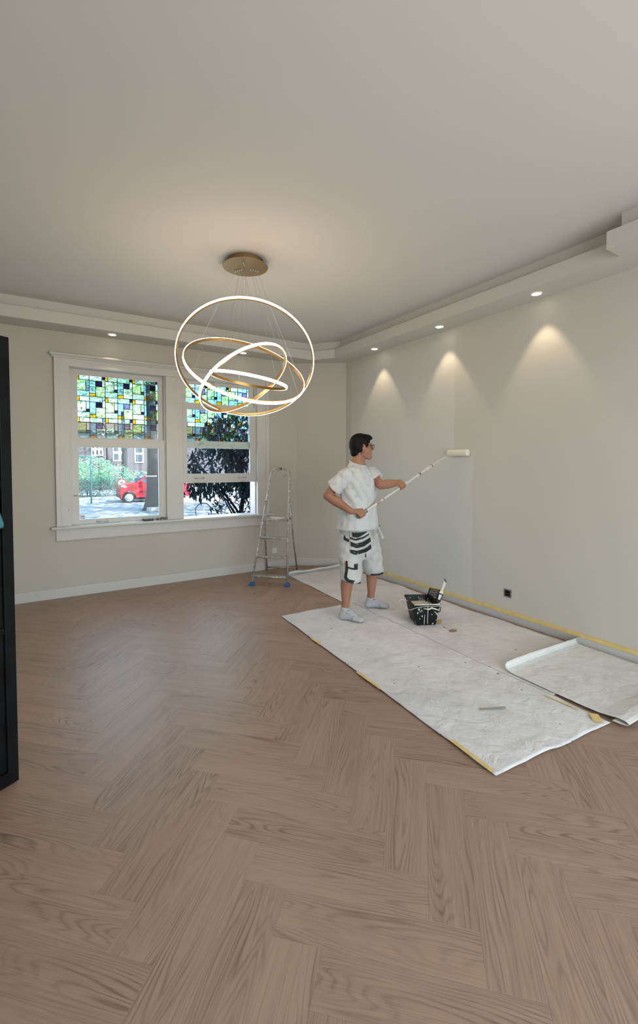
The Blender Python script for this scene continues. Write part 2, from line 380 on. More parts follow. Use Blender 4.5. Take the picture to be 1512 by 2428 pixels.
# window wall with one opening for both sashes
m = MB(); OX0, OX1, OZ0, OZ1 = 0.29, 2.60, 0.785, 2.60
m.box(XL-.2, OX0, YW, YW+.32, -.1, ZC+.1); m.box(OX1, 3.2, YW, YW+.32, -.1, ZC+.1)
m.box(OX0, OX1, YW, YW+.32, -.1, OZ0); m.box(OX0, OX1, YW, YW+.32, OZ1, ZC+.1)
struct(obj('wall_far', m, 'wall_paint'), 'beige painted wall holding the two sash windows')
m = MB().prism([(3.2, YW), (XR, 5.29), (XR+.4, 5.29), (XR+.4, YW+.32), (3.2, YW+.32)], -.1, ZC+.1, 'z')
struct(obj('wall_corner', m, 'wall_paint'), 'narrow slanted wall across the far corner')
m = MB().box(XR, XR+.3, YB, 5.295, -.1, ZC+.1)
struct(obj('wall_right', m, 'wall_half_painted'), 'long beige wall on the right being rolled with fresh paint')
# left wall with the doorway of the black steel door, hall beyond, back wall with garden doors
m = MB(); DY0, DY1, DZ = 1.0, 2.02, 2.12
m.box(XL-.15, XL, YB, DY0, -.1, ZC+.1); m.box(XL-.15, XL, DY1, YW+.1, -.1, ZC+.1); m.box(XL-.15, XL, DY0, DY1, DZ, ZC+.1)
struct(obj('wall_left', m, 'wall_paint'), 'beige wall beside the steel door')
m = MB().box(XL-1.9, XL-1.75, YB, YW, -.1, ZC+.1); m.box(XL-1.75, XL-.15, .3, .45, -.1, ZC+.1); m.box(XL-1.75, XL-.15, 3.4, 3.55, -.1, ZC+.1)
struct(obj('wall_hall', m, 'wall_paint'), 'plain walls of the hallway behind the doorway')
m = MB(); GX0, GX1, GZ = -.7, 3.5, 2.7
m.box(XL-.2, GX0, YB-.25, YB, -.1, ZC+.1); m.box(GX1, XR+.3, YB-.25, YB, -.1, ZC+.1); m.box(GX0, GX1, YB-.25, YB, GZ, ZC+.1)
struct(obj('wall_back', m, 'wall_paint'), 'wall behind with wide garden doors')
g = empty_struct('door_2', 'wide glazed garden doors in the back wall')
for i in range(5):
    x = GX0 + (GX1-GX0)*i/4; obj('frame_post', MB().box(x-.04, x+.04, YB-.16, YB-.08, 0, GZ), 'white_trim', g)
for z in (0.04, GZ-.04): obj('frame_rail', MB().box(GX0, GX1, YB-.16, YB-.08, z-.04, z+.04), 'white_trim', g)
for i in range(4):
    x = GX0 + (GX1-GX0)*i/4; obj('pane', MB().box(x+.04, x+1.01, YB-.125, YB-.115, .08, GZ-.08), 'clear_glass', g)
m = MB().box(XL-2, XR+.35, YB-.3, YW+.35, ZC, ZC+.25)
struct(obj('ceiling', m, 'ceiling_paint'), 'flat off-white plaster ceiling')
# storeys above: unseen mass keeping sun off the front garden; rear overhang added to shade the garden doors
m = MB().box(XL-6, XR+6, YB-2.6, YW+.35, ZC+.3, ZC+6.0); m.box(XR+.35, XR+6, YB, YW+.3, -1, ZC+.3); m.box(XL-6, XL-2, YB, YW+.3, -1, ZC+.3)
struct(obj('wall_upper', m, 'house_brick'), 'unseen brick upper storeys of the house with an added sun-blocking rear overhang')

# stepped plaster bulkhead: lower tier with downlights, set-back upper tier
low = [(XL, 5.405), (3.28, 5.405), (3.47, 5.136), (3.47, 1.579), (3.287, 1.579), (3.287, YB), (XR+.05, YB), (XR+.05, 5.29), (3.2, YW+.05), (XL, YW+.05)]
upp = [(XL, 5.48), (3.30, 5.48), (3.555, 5.13), (3.555, 1.52), (3.36, 1.52), (3.36, YB), (XR+.05, YB), (XR+.05, 5.29), (3.2, YW+.05), (XL, YW+.05)]
me = bpy.data.meshes.new('soffit'); q = MB(); q.prism(low, ZS, 3.068, 'z')
struct(obj('trim_1', q, 'soffit_paint'), 'lower tier of the plaster bulkhead with recessed downlights')
struct(obj('trim_2', MB().prism(upp, 3.068, ZC+.01, 'z'), 'soffit_paint'), 'set-back upper tier of the plaster bulkhead')

# baseboards
def board(name, p0, p1, h, t, label):
    a = Vector((*p0, 0)); b = Vector((*p1, 0)); d = (b-a).normalized(); nrm = Vector((d.y, -d.x, 0))*t
    m = MB(); P = [a, b, b+nrm, a+nrm]
    m.add([(v.x, v.y, 0) for v in P] + [(v.x, v.y, h) for v in P], [(3,2,1,0),(4,5,6,7),(0,1,5,4),(1,2,6,5),(2,3,7,6),(3,0,4,7)])
    return struct(obj(name, m, 'white_trim', bev=.003), label)
board('baseboard_far', (XL, YW), (3.2, YW), .115, .017, 'white baseboard under the windows')
board('baseboard_corner', (3.2, YW), (XR, 5.29), .115, .017, 'white baseboard on the slanted corner')
board('baseboard_right', (XR, 5.29), (XR, YB), .092, .017, 'white baseboard on the painted wall')
board('baseboard_left', (XL, DY1+.03), (XL, YW), .115, .017, 'white baseboard on the left wall')
tape = tag(obj('masking_tape', MB().box(XR-.0200, XR-.0005, .6, 5.2, .0923, .0958).box(XR-.0215, XR-.0150, .6, 5.2, .068, .0960), 'yellow_tape'), 'long yellow masking tape strip along the top of the right baseboard', 'tape')

# ------------------------------------------------------------------ herringbone floor
floor = struct(obj('floor', MB().box(XL-1.9, XR+.3, YB-.25, YW+.3, -.1, -.0095), 'subfloor'), 'greige oak herringbone floor')
PLn, PW = 0.644, 0.161; S2 = math.sqrt(.5)
def plank_mesh():
    g = .00012; c = .0006; x0, x1, y0, y1 = g, PLn-g, g, PW-g
    v = [(x0,y0,-.009),(x1,y0,-.009),(x1,y1,-.009),(x0,y1,-.009),(x0,y0,-.0004),(x1,y0,-.0004),(x1,y1,-.0004),(x0,y1,-.0004),
         (x0+c,y0+c,0),(x1-c,y0+c,0),(x1-c,y1-c,0),(x0+c,y1-c,0)]
    f = [(8,9,10,11)] + [(a, b, b+4, a+4) for a, b in ((0,1),(1,2),(2,3))] + [(3,0,4,7)] + [(4,5,9,8),(5,6,10,9),(6,7,11,10),(7,4,8,11)]
    return v, f
pv, pf = plank_mesh()
pme = bpy.data.meshes.new('plank'); pme.from_pydata(pv, [], pf)
uvl = pme.uv_layers.new(name='UVMap')
for lp in pme.loops: uvl.data[lp.index].uv = pv[lp.vertex_index][:2]
pme.materials.append(MATS['oak_plank'])
bx, by, dyy = 0.147, 1.467, PW/S2   # lattice measured on the floor
places = []
for ci in range(-4, 5):
    for k in range(-26, 22):
        x0 = bx + ci*2*PLn*S2; y0 = by + k*dyy
        # plank running NE: corner (x0+w/√2, y0-w/√2), rotated +45
        places.append((x0 + PW*S2, y0 - PW*S2, PI/4))
        # plank running SE, its end on the side of the NE plank
        ex = x0 + PW*S2 + (PLn-PW)*S2; ey = y0 - PW*S2 + (PLn-PW)*S2
        places.append((ex, ey, -PI/4))
cr_, sr_ = math.cos(math.radians(32.064)), math.sin(math.radians(32.064))
def seen(x, y):
    """size on the picture of a spot on the floor; 0 outside the view"""
    z = x*sr_ + y*cr_; r = x*cr_ - y*sr_
    if z < .9: return 0
    if abs(r/z) > .80 or 1.5/z > 1.30: return 0
    return 1/z/z
allp = []
for (x, y, a) in places:
    cx = x + math.cos(a)*PLn/2 - math.sin(a)*PW/2; cy = y + math.sin(a)*PLn/2 + math.cos(a)*PW/2
    if not (XL-1.9 < cx < XR+.2 and YB-.2 < cy < YW+.2): continue
    allp.append((seen(cx, cy), x, y, a))
allp.sort(key=lambda t: -t[0])
near = [t for t in allp if t[0] > 0][:300]; nset = set(id(t) for t in near); rest = [t for t in allp if id(t) not in nset]
for s_, x, y, a in near:
    o = bpy.data.objects.new('plank', pme); COL.objects.link(o); o.parent = floor; o.location = (x, y, 0); o.rotation_euler = (0, 0, a)
if rest:
    V = []; Fc = []; UV = []
    for i, (s_, x, y, a) in enumerate(rest):
        ca, sa = math.cos(a), math.sin(a); o = len(V)
        V += [(x+ca*p[0]-sa*p[1], y+sa*p[0]+ca*p[1], p[2]) for p in pv]
        for f in pf: Fc.append(tuple(i_+o for i_ in f)); UV += [(pv[i_][0] + 10*(i+1), pv[i_][1]) for i_ in f]
    rme = bpy.data.meshes.new('planks_rest'); rme.from_pydata(V, [], Fc); u2 = rme.uv_layers.new(name='UVMap')
    u2.data.foreach_set('uv', np.array(UV).ravel()); rme.materials.append(MATS['oak_plank'])
    o = bpy.data.objects.new('remaining_planks', rme); COL.objects.link(o); o.parent = floor; o['kind'] = 'stuff'

# ------------------------------------------------------------------ windows
YF = YW-.028           # face of the casing
trim = empty_struct('trim_3', 'white moulded casing, sill and apron around both windows')
def tb(name, x0, x1, y0, y1, z0, z1, mt='white_trim', parent=trim, bev=.004): return obj(name, MB().box(x0, x1, y0, y1, z0, z1), mt, parent, bev=bev)
tb('side_casing', .158, .300, YF, YW+.05, .80, 2.675); tb('side_casing', 2.565, 2.735, YF, YW+.05, .80, 2.675)
tb('casing_bead', .156, .205, YF-.014, YF+.004, .80, 2.675); tb('casing_bead', 2.69, 2.738, YF-.014, YF+.004, .80, 2.675)
tb('head_casing', .158, 2.735, YF-.001, YW+.05, 2.575, 2.676)
tb('crown_moulding', .118, 2.775, YF-.04, YW+.01, 2.682, 2.712, bev=.010); tb('crown_moulding', .135, 2.76, YF-.02, YW+.01, 2.664, 2.684)
tb('window_sill', .105, 2.785, YF-.055, YW+.20, .772, .802, bev=.008)
tb('apron', .150, 2.74, YF+.004, YW+.01, .640, .773)
tb('mullion', 1.345, 1.548, YW-.012, YW+.20, .80, 2.60)
# knobs of filler on the screw holes of the mullion and casing
def frame_outer(g, x0, x1):
    tb('jamb', x0-.01, x0+.016, YW+.03, YW+.20, .80, 2.60, parent=g); tb('jamb', x1-.016, x1+.01, YW+.03, YW+.20, .80, 2.60, parent=g)
    tb('head_jamb', x0, x1, YW+.03, YW+.20, 2.572, 2.60, parent=g)
MOTIF = [((0,.10),(0,.235),'amber'),((.10,.445),(0,.235),'pale'),((0,.325),(.235,.73),'green'),((.325,.445),(.235,.60),'cyan'),((.325,.445),(.60,.73),'dark'),((0,.445),(.73,1),'cyan'),
         ((.445,.89),(0,.25),'cyan'),((.89,1),(0,.165),'dark'),((.89,1),(.165,.51),'pale'),((.665,.89),(.25,.51),'lilac'),((.445,.665),(.25,.84),'blue'),((.445,.665),(.84,1),'amber'),((.665,1),(.51,1),'green')]
def sash(g, name, x0, x1, z0, z1, gx0, gx1, gz0, gz1, y, leaded=False, mt='white_trim', label=None):
    """a wooden sash: stiles and rails around the glass; y is the middle of the sash"""
    t = .019; m = MB()
    m.box(x0, gx0, y-t, y+t, z0, z1); m.box(gx1, x1, y-t, y+t, z0, z1); m.box(gx0, gx1, y-t, y+t, z0, gz0); m.box(gx0, gx1, y-t, y+t, gz1, z1)
    s = obj(name, m, mt, g)
    if label: s['label'] = label
    b = MB(); w = .010
    b.box(gx0, gx0+w, y-t*.75, y+t*.5, gz0, gz1); b.box(gx1-w, gx1, y-t*.75, y+t*.5, gz0, gz1); b.box(gx0+w, gx1-w, y-t*.75, y+t*.5, gz0, gz0+w); b.box(gx0+w, gx1-w, y-t*.75, y+t*.5, gz1-w, gz1)
    obj('glazing_bead', b, 'white_trim', s)
    if not leaded:
        obj('pane', MB().box(gx0, gx1, y-.002, y+.002, gz0, gz1), 'clear_glass', s); return s
    W = (gx1-gx0)/3; H = (gz1-gz0)/3; cames = MB(); meshes = {}
    for i in range(3):
        for j in range(3):
            for (a, b_, c) in MOTIF:
                if c == 'cyan' and random.random() < .35: c = random.choice(('blue', 'pale'))
                if c == 'dark' and random.random() < .3: c = random.choice(('lilac', 'cyan'))
                if c == 'lilac' and random.random() < .25: c = 'dark'
                if c == 'green' and random.random() < .22: c = 'pale'
                X0 = gx0 + (i+a[0])*W; X1 = gx0 + (i+a[1])*W; Z1 = gz1 - (j+b_[0])*H; Z0 = gz1 - (j+b_[1])*H
                w = .0035
                key = (round(X1-X0, 4), round(Z1-Z0, 4), c)
                if key not in meshes:
                    me = MB().box(-(X1-X0)/2+w, (X1-X0)/2-w, -.002, .002, -(Z1-Z0)/2+w, (Z1-Z0)/2-w).mesh('pane'); me.materials.append(MATS['pane_'+c]); meshes[key] = me
                o = bpy.data.objects.new('pane', meshes[key]); COL.objects.link(o); o.parent = s; o.location = ((X0+X1)/2, y, (Z0+Z1)/2)
                # lead strips round the pane
                cames.box(X0-w, X0+w, y-.004, y+.004, Z0, Z1); cames.box(X0, X1, y-.004, y+.004, Z0-w, Z0+w)
    obj('lead_came', cames, 'lead', s)
    return s
def pull(s, x, z, y, mt='steel'):
    m = MB(); m.tube([(x-.055, y, z), (x-.055, y-.022, z), (x+.055, y-.022, z), (x+.055, y, z)], .0055, 8)
    m.ellip((x-.055, y-.003, z), (.011, .006, .011)); m.ellip((x+.055, y-.003, z), (.011, .006, .011))
    return obj('sash_pull', m, mt, s, smooth=True)
YI, YO = YW+.055, YW+.098   # inner (lower) and outer (upper) sash tracks
w1 = empty_struct('window_1', 'closed sash window with coloured leaded upper panes')
frame_outer(w1, .30, 1.345)
sash(w1, 'upper_sash', .315, 1.335, 1.70, 2.575, .378, 1.277, 1.788, 2.520, YO, True)
s = sash(w1, 'lower_sash', .31, 1.34, .803, 1.783, .374, 1.270, .850, 1.696, YI)
pull(s, .62, .826, YI-.019); 
obj('price_sticker', MB().box(.392, .440, YI-.0032, YI-.0024, .862, .915), 'sign_white', s)
obj('sticker_print', MB().box(.397, .436, YI-.0040, YI-.0034, .869, .874).box(.397, .436, YI-.0040, YI-.0034, .889, .896), 'sign_black', s)
obj('catch', MB().box(.325, .372, YI-.024, YI-.018, 1.130, 1.138), 'black_clean', s)
w2 = empty_struct('window_2', 'raised sash window open at the bottom with leaded panes behind')
frame_outer(w2, 1.548, 2.565)
sash(w2, 'upper_sash', 1.565, 2.55, 1.700, 2.575, 1.607, 2.492, 1.786, 2.535, YO, True, mt='worn_trim')
s = sash(w2, 'lower_sash', 1.556, 2.556, 1.262, 2.28, 1.607, 2.490, 1.356, 2.205, YI)
pull(s, 1.77, 1.310, YI-.019); pull(s, 2.36, 1.310, YI-.019)
obj('bottom_rail_weatherstrip', MB().box(1.556, 2.556, YI-.012, YI+.016, 1.246, 1.262), 'worn_trim', s)
# screw plugs left in the woodwork
for (x, z) in ((.275, 1.80), (.275, .98), (1.38, 1.78), (1.50, 1.78), (1.38, 1.02), (1.50, 1.00), (2.60, 1.75), (2.60, .98)):
    obj('screw_plug', MB().ellip((x, YF-.001 if x < 1 or x > 2 else YW-.0125, z), (.010, .003, .010), 10, 6), 'worn_trim', trim, smooth=True)

# things left on the window sill
t = thing('sanding_block', 'black sanding block lying on the window sill beside the crumpled rag', 'sanding block', (1.12, 5.705, .802), .05)
obj('foam_body', MB().box(-.06, .06, -.022, .022, 0, .022), 'black_clean', t, bev=.004); obj('abrasive_sheet', MB().box(-.061, .061, -.023, .023, .022, .027), 'dark_grip', t)
m = MB(); 
for i in range(9): m.ellip((rng.uniform(-.075, .075), rng.uniform(-.012, .012), .012+rng.uniform(0, .012)), (rng.uniform(.016, .03), .016, rng.uniform(.008, .016)), 10, 6)
tag(obj('rag', remesh(m, .004, 2, 'rag'), 'dark_grip', loc=(1.275, 5.712, .800), smooth=True), 'dark crumpled paint rag on the sill at the mullion', 'rag')
m = MB().box(-.08, .08, -.010, .010, 0, .008)
tag(obj('paint_stick', m, 'socket_white', loc=(.88, 5.69, .802), bev=.002), 'thin white stirring stick lying on the window sill', 'stick')

# ------------------------------------------------------------------ black steel glazed door, standing open
d1 = thing('steel_door', 'open black steel-framed glass door at the left edge', 'door', (-.905, 2.030, .006), math.atan2(.524, .843))
d1['kind'] = 'structure'; d1.name = 'door_1'
del d1['category']
DW, DH = .928, 2.070
def db(n, x0, x1, z0, z1, y0=-.022, y1=.022): return obj(n, MB().box(x0, x1, y0, y1, z0, z1), 'black_steel', d1, bev=.002)
db('stile', DW-.046, DW, 0, DH); db('stile', 0, .07, 0, DH); db('top_rail', .07, DW-.046, DH-.06, DH); db('bottom_rail', .07, DW-.046, 0, .062)
db('stile_inner', DW-.076, DW-.046, .062, DH-.06, -.008, .016)
for z in (.725, 1.40): db('glazing_bar', .07, DW-.046, z-.016, z+.016, -.018, .018)
for z0, z1 in ((.062, .709), (.741, 1.384), (1.416, DH-.06)): obj('pane', MB().box(.07, DW-.076, -.003, .003, z0, z1), 'door_glass', d1)
# cloth hanging on the inner side of the door
m = MB(); 
for i in range(7): m.capsule((-.05+i*.012, .0+.006*math.sin(i*2), .0), .012, (-.075+i*.022, .006*math.cos(i*2.3), -.105-.02*math.sin(i*1.3)), .015)
cl = remesh(m, .006, 4, 'cloth')
tag(obj('hanging_cloth', cl, 'cyan_cloth', loc=(-.195, 2.372, 1.352), rot=(0, 0, .55), smooth=True), 'pale blue cloth hung on the black steel door', 'cloth')

# ------------------------------------------------------------------ sockets
def socket(name, label, loc, rot, plate, ins):
    t = thing(name, label, 'socket', loc, rot)
    obj('cover_plate', MB().box(-.040, .040, -.008, 0, -.040, .040), plate, t, bev=.003)
    m = MB().box(-.029, .029, -.0105, -.0075, -.029, .029); obj('insert', m, ins, t, bev=.002)
    if ins == 'socket_white': return t
    m = MB(); m.loft([[(r*math.cos(2*PI*j/24), y, r*math.sin(2*PI*j/24)) for j in range(24)] for r, y in ((.022, -.0105), (.022, -.0115), (.019, -.0115), (.018, -.0030))]); obj('well', m, ins, t)
    for s_ in (-1, 1): obj('contact', MB().ellip((s_*.0095, -.0118, 0), (.003, .0012, .003), 10, 6), 'steel', t)
    return t
socket('wall_socket', 'black wall socket with metal surround low on the right wall', (XR, 2.627, .262), -PI/2, 'chrome_plate', 'black_clean')
socket('wall_socket', 'white blank wall plate low on the window wall behind the stepladder', (2.829, YW, .255), 0, 'socket_white', 'socket_white')

# ------------------------------------------------------------------ downlights
def downlight(x, y, label, power=15):
    t = thing('downlight', label, 'downlight', (x, y, ZS), 0, 'downlights in the plaster bulkhead')
    obj('rim', MB().lathe([(.047, -.001), (.047, -.004), (.040, -.006), (.037, -.003)], k=36, cap=False), 'socket_white', t, smooth=40)
    obj('lens', MB().lathe([(.001, -.0035), (.038, -.0035), (.038, -.002), (.001, -.002)], k=36), 'downlight_glow', t)
    d = bpy.data.lights.new('downlight_lamp', 'SPOT'); d.energy = power; d.color = (1.0, 0.80, 0.52); d.spot_size = math.radians(68); d.spot_blend = .45; d.shadow_soft_size = .02
    o = bpy.data.objects.new('downlight_lamp', d); COL.objects.link(o); o.parent = t; o.location = (0, 0, -.012)
downlight(.727, 5.54, 'round downlight above the left sash window', 4)
downlight(2.30, 5.54, 'round downlight above the right sash window, seen inside the chandelier rings', 4)
downlight(3.625, 4.466, 'round downlight above the right wall, the one nearest the far corner')
downlight(3.625, 3.383, 'round downlight above the right wall, middle of the three there')
downlight(3.625, 2.292, 'round downlight above the right wall, nearest the bulkhead step')

# ------------------------------------------------------------------ ring chandelier
CXY = Vector((1.49, 3.535))
ch = thing('chandelier', 'chandelier of four tilted gold rings with glowing strips hung from a round ceiling plate', 'chandelier', (CXY.x, CXY.y, ZC))
obj('canopy_body', MB().lathe([(.150, 0), (.150, -.040), (.158, -.046)], k=56), 'bronze', ch, smooth=40)
obj('canopy_plate', MB().lathe([(.186, -.046), (.188, -.049), (.186, -.052)], k=64), 'bronze', ch, smooth=40)
for i in range(5):
    a = -PI*.32 + i*.075; obj('vent_slot', MB().box(-.003, .003, -.002, .002, -.030, -.012), 'black_clean', ch, loc=(.1505*math.cos(a), .1505*math.sin(a), 0), rot=(0, 0, a+PI/2))
Rv = Vector((cr_, -sr_, 0)); Fv = Vector((sr_, cr_, 0)); Zv = Vector((0, 0, 1))
def ring(cz, dx, r, major_deg, tilt_deg, near_up, label, order):
    """circle of radius r; its horizontal chord is rolled by major_deg, its plane is turned about that chord by tilt_deg"""
    c = Vector((0, 0, cz-ZC)) + Rv*dx
    vd = (Vector((CXY.x, CXY.y, cz)) - Vector((0, 0, 1.5))).normalized()      # line of sight at the hanging point
    side = vd.cross(Zv).normalized(); upv = side.cross(vd).normalized()
    th = math.radians(major_deg); e1 = side*math.cos(th) - upv*math.sin(th); nI = side*math.sin(th) + upv*math.cos(th)
    t = math.radians(tilt_deg); e2 = nI*math.sin(t) - vd*math.cos(t)*(1 if near_up else -1)
    ax = e1.cross(e2).normalized(); K = 160; h = .0115
    def circ(rad, off): return [c + (e1*math.cos(2*PI*j/K) + e2*math.sin(2*PI*j/K))*rad + ax*off for j in range(K)]
    band = MB(); prof = [(r, -h), (r-.010, -h), (r-.010, h), (r, h)]
    rings = [circ(a, b) for a, b in prof]; band.loft(rings, cap=False)
    b = obj('ring', band, 'gold', ch, smooth=40); b['label'] = label
    led = MB(); led.loft([circ(r, -h), circ(r+.0065, -h*.92), circ(r+.0065, h*.92), circ(r, h)], cap=False); obj('light_strip', led, 'led', b, smooth=40)
    # three suspension wires, each from its own hole in one of the three rows in the ceiling plate
    for dirv, a in ((-Fv, PI/2), (-Rv*.87+Fv*.5, PI*7/6), (Rv*.87+Fv*.5, PI*11/6)):
        if not near_up: a = -a
        p = c + (e1*math.cos(a) + e2*math.sin(a))*(r-.005)
        q = Vector((0, 0, -.052)) + dirv*(.045+.022*order)
        obj('suspension_wire', MB().tube([q, p], .0009, 6), 'wire', b); obj('wire_grip', MB().lathe([(.005, 0), (.005, -.010), (.002, -.018)], q, 10), 'steel', b)
ring(2.345, 0.0, .566, 4, 56, True, 'largest gold ring', 3)
ring(2.296, 0.0, .508, 15, 26, False, 'second largest gold ring tilted away', 2)
ring(2.205, -.015, .406, -34.4, 29, True, 'smaller gold ring tilted steeply', 1)
ring(2.198, .025, .320, 9.8, 7.5, True, 'smallest gold ring hanging almost flat', 0)

# ================================================================== PROTECTIVE SHEETS ON THE FLOOR
def sheet(name, label, fn, nu, nv, mt, thick=.0012):
    V = []; Fc = []
    for j in range(nv+1):
        for i in range(nu+1): V.append(fn(i/nu, j/nv))
    for j in range(nv):
        for i in range(nu):
            a = j*(nu+1)+i; Fc.append((a, a+1, a+nu+2, a+nu+1))
    me = bpy.data.meshes.new(name); me.from_pydata([tuple(v) for v in V], [], Fc)
    o = obj(name, me, mt, smooth=True); md = o.modifiers.new('thickness', 'SOLIDIFY'); md.thickness = thick; md.offset = 1
    return tag(o, label, 'floor covering', 'white fleece sheets laid on the floor')
def nz3(x, y, s, seed=0.0): return noise.noise(Vector((x*s, y*s, seed)))
def bil(c, u, v):
    a, b, d, e = [Vector((*p, 0)) for p in c]     # v=0: a->b, v=1: e->d
    return (a*(1-u)+b*u)*(1-v) + (e*(1-u)+d*u)*v
def wrinkle(x, y, seed, amp):
    w = abs(nz3(x, y, 3.1, seed))*.9 + .5*abs(nz3(x+.3*y, y*.5, 6.5, seed+4)) + .2*nz3(x, y, 15, seed+9)
    return amp*max(0, .35-w*.45)*2.2
C2 = [(2.80, 5.235), (3.715, 5.255), (3.705, 1.60), (2.66, 1.60)]
def f2(u, v):
    """sheet along the painted wall; its far end is curled up into a loose roll"""
    L = 3.6*v
    if L < .16:
        a = (0.16-L)/.030; yy = -.030*math.sin(min(a, 4.6)) ; zz = .030*(1-math.cos(min(a, 4.6))); r = .75+.5*nz3(u*2, 0, 2, 3)
        p = bil(C2, u, 0.0); wob = .02*nz3(u*3, .5, 1, 5) + (.05*u if False else 0)
        return (p.x, p.y - .0 + wob + yy*-1*r*.9, .004 + zz*r)
    p = bil(C2, u, (L-.16)/3.44); e = .012*nz3(p.y*2.5, u, 1, 2)*(1 if u > .9 else .6)
    lift = 0
    if u > .93: lift = .022*max(0, nz3(p.y*2.1, 0, 1.7, 8))*(u-.93)/.07
    return (p.x + e, p.y, .0012 + wrinkle(p.x, p.y, 1, .009) + lift)
sheet('floor_sheet', 'white fleece sheet along the painted wall under the paint pail', f2, 46, 130, 'paper')
C1 = [(1.985, 3.862), (2.82, 3.83), (2.765, 1.25), (1.825, 1.322)]
def f1(u, v):
    p = bil(C1, u, v); e = .010*nz3(p.y*1.8, u*2, 1.4, 21)
    lift = .010*max(0, nz3(p.x*3, p.y*3, 1, 30))*(1 if min(u, 1-u, v, 1-v) < .04 else 0)
    return (p.x + e*(1 if u < .05 or u > .95 else .3), p.y + .012*nz3(p.x*4, v*3, 1, 25)*(1 if v < .05 or v > .95 else .2), .0050 + wrinkle(p.x, p.y, 12, .009) + lift)
sheet('floor_sheet', 'long white fleece sheet lying on the bare planks, under the painter’s near foot', f1, 40, 110, 'paper')
prof = [(1.962, .082), (1.985, .066), (1.992, .050), (1.990, .036), (1.975, .022), (1.94, .014), (1.85, .0125), (1.7, .0130), (1.55, .013), (1.42, .0135), (1.34, .018), (1.28, .034), (1.235, .048), (1.195, .050), (1.172, .036), (1.180, .020), (1.215, .013), (1.26, .012)]
def f3(u, v):
    t = v*(len(prof)-1); i = min(int(t), len(prof)-2); f = t-i
    y = prof[i][0]*(1-f)+prof[i+1][0]*f; z = prof[i][1]*(1-f)+prof[i+1][1]*f
    x = 2.80 + .93*u; k = .6 + .4*(u if v > .5 else 1-u*.6)
    return (x + .05*(v-.5)*-1, y - .02 + .05*(u-.5)*(-.3) + .012*nz3(x*2, y, 1, 41), .0125 + (z-.0125)*k*1.1 + wrinkle(x, y, 17, .008))
sheet('floor_sheet', 'short cream fleece sheet with both ends curling up beside the right wall', f3, 40, 90, 'paper_fresh')
# pieces of masking tape holding the long sheet
def tape_piece(p0, p1, w, z, label):
    a = Vector((*p0, 0)); b = Vector((*p1, 0)); d = b-a; nr = Vector((-d.y, d.x, 0)).normalized()*w; n_ = 12; V = []; Fc = []
    for i in range(n_+1):
        c = a + d*(i/n_); k = .003*nz3(c.x*12, c.y*12, 1, 3); V += [(*(c-nr*.5+nr*k*10)[:2], z), (*(c+nr*.5+nr*k*10)[:2], z+.001)]
    for i in range(n_): Fc.append((2*i, 2*i+2, 2*i+3, 2*i+1))
    me = bpy.data.meshes.new('tape'); me.from_pydata(V, [], Fc); o = obj('tape_strip', me, 'yellow_tape'); md = o.modifiers.new('t', 'SOLIDIFY'); md.thickness = .0008; md.offset = 1
    return tag(o, label, 'tape', 'yellow tape pieces on the sheets')
tape_piece((1.832, 1.345), (1.856, 1.62), .026, .0125, 'yellow tape strip at the nearest corner of the long white sheet')
tape_piece((1.886, 2.24), (1.900, 2.52), .024, .0125, 'yellow tape strip halfway along the outer edge of the long white sheet')
tape_piece((1.935, 3.06), (1.942, 3.22), .022, .0125, 'yellow tape strip on the outer edge of the long sheet, nearest the painter')
tape_piece((2.700, 1.285), (2.765, 1.345), .05, .0145, 'crumpled yellow tape at the corner below the curled sheet')
tape_piece((2.735, 1.42), (2.722, 1.62), .012, .0145, 'thin yellow tape line along the seam below the curled sheet')
def blob(cx, cy, rx, ry, z, mt, label, name='paint_spill', seed=0):
    V = [(cx, cy, z+.002)]; n_ = 22
    for i in range(n_):
        a = 2*PI*i/n_; k = 1+.45*noise.noise(Vector((math.cos(a)*1.5, math.sin(a)*1.5, seed))); V.append((cx+rx*k*math.cos(a), cy+ry*k*math.sin(a), z))
    Fc = [(0, 1+i, 1+(i+1) % n_) for i in range(n_)]
    me = bpy.data.meshes.new(name); me.from_pydata(V, [], Fc); o = obj(name, me, mt); md = o.modifiers.new('t', 'SOLIDIFY'); md.thickness = .001; md.offset = 1
    return tag(o, label, 'paint spill')
mat('spill_yellow', (0.55, 0.42, 0.17), .6); mat('spill_brown', (0.30, 0.21, 0.16), .6); mat('spill_grey', (0.32, 0.30, 0.28), .7)
blob(3.155, 2.93, .055, .03, .013, 'spill_yellow', 'dull yellow paint smear beside the paint pail', seed=2)
blob(3.10, 2.70, .045, .022, .013, 'spill_brown', 'brown paint stain on the sheet in front of the pail', seed=5)
blob(3.12, 2.81, .022, .02, .013, 'wet_paint', 'cream paint drop between the yellow smear and the brown stain', seed=8)
tape_piece((2.235, 1.735), (2.385, 1.665), .016, .0135, 'thin grey torn strip lying on the long white sheet').data.materials.__setitem__(0, MATS['spill_grey'])
me = None

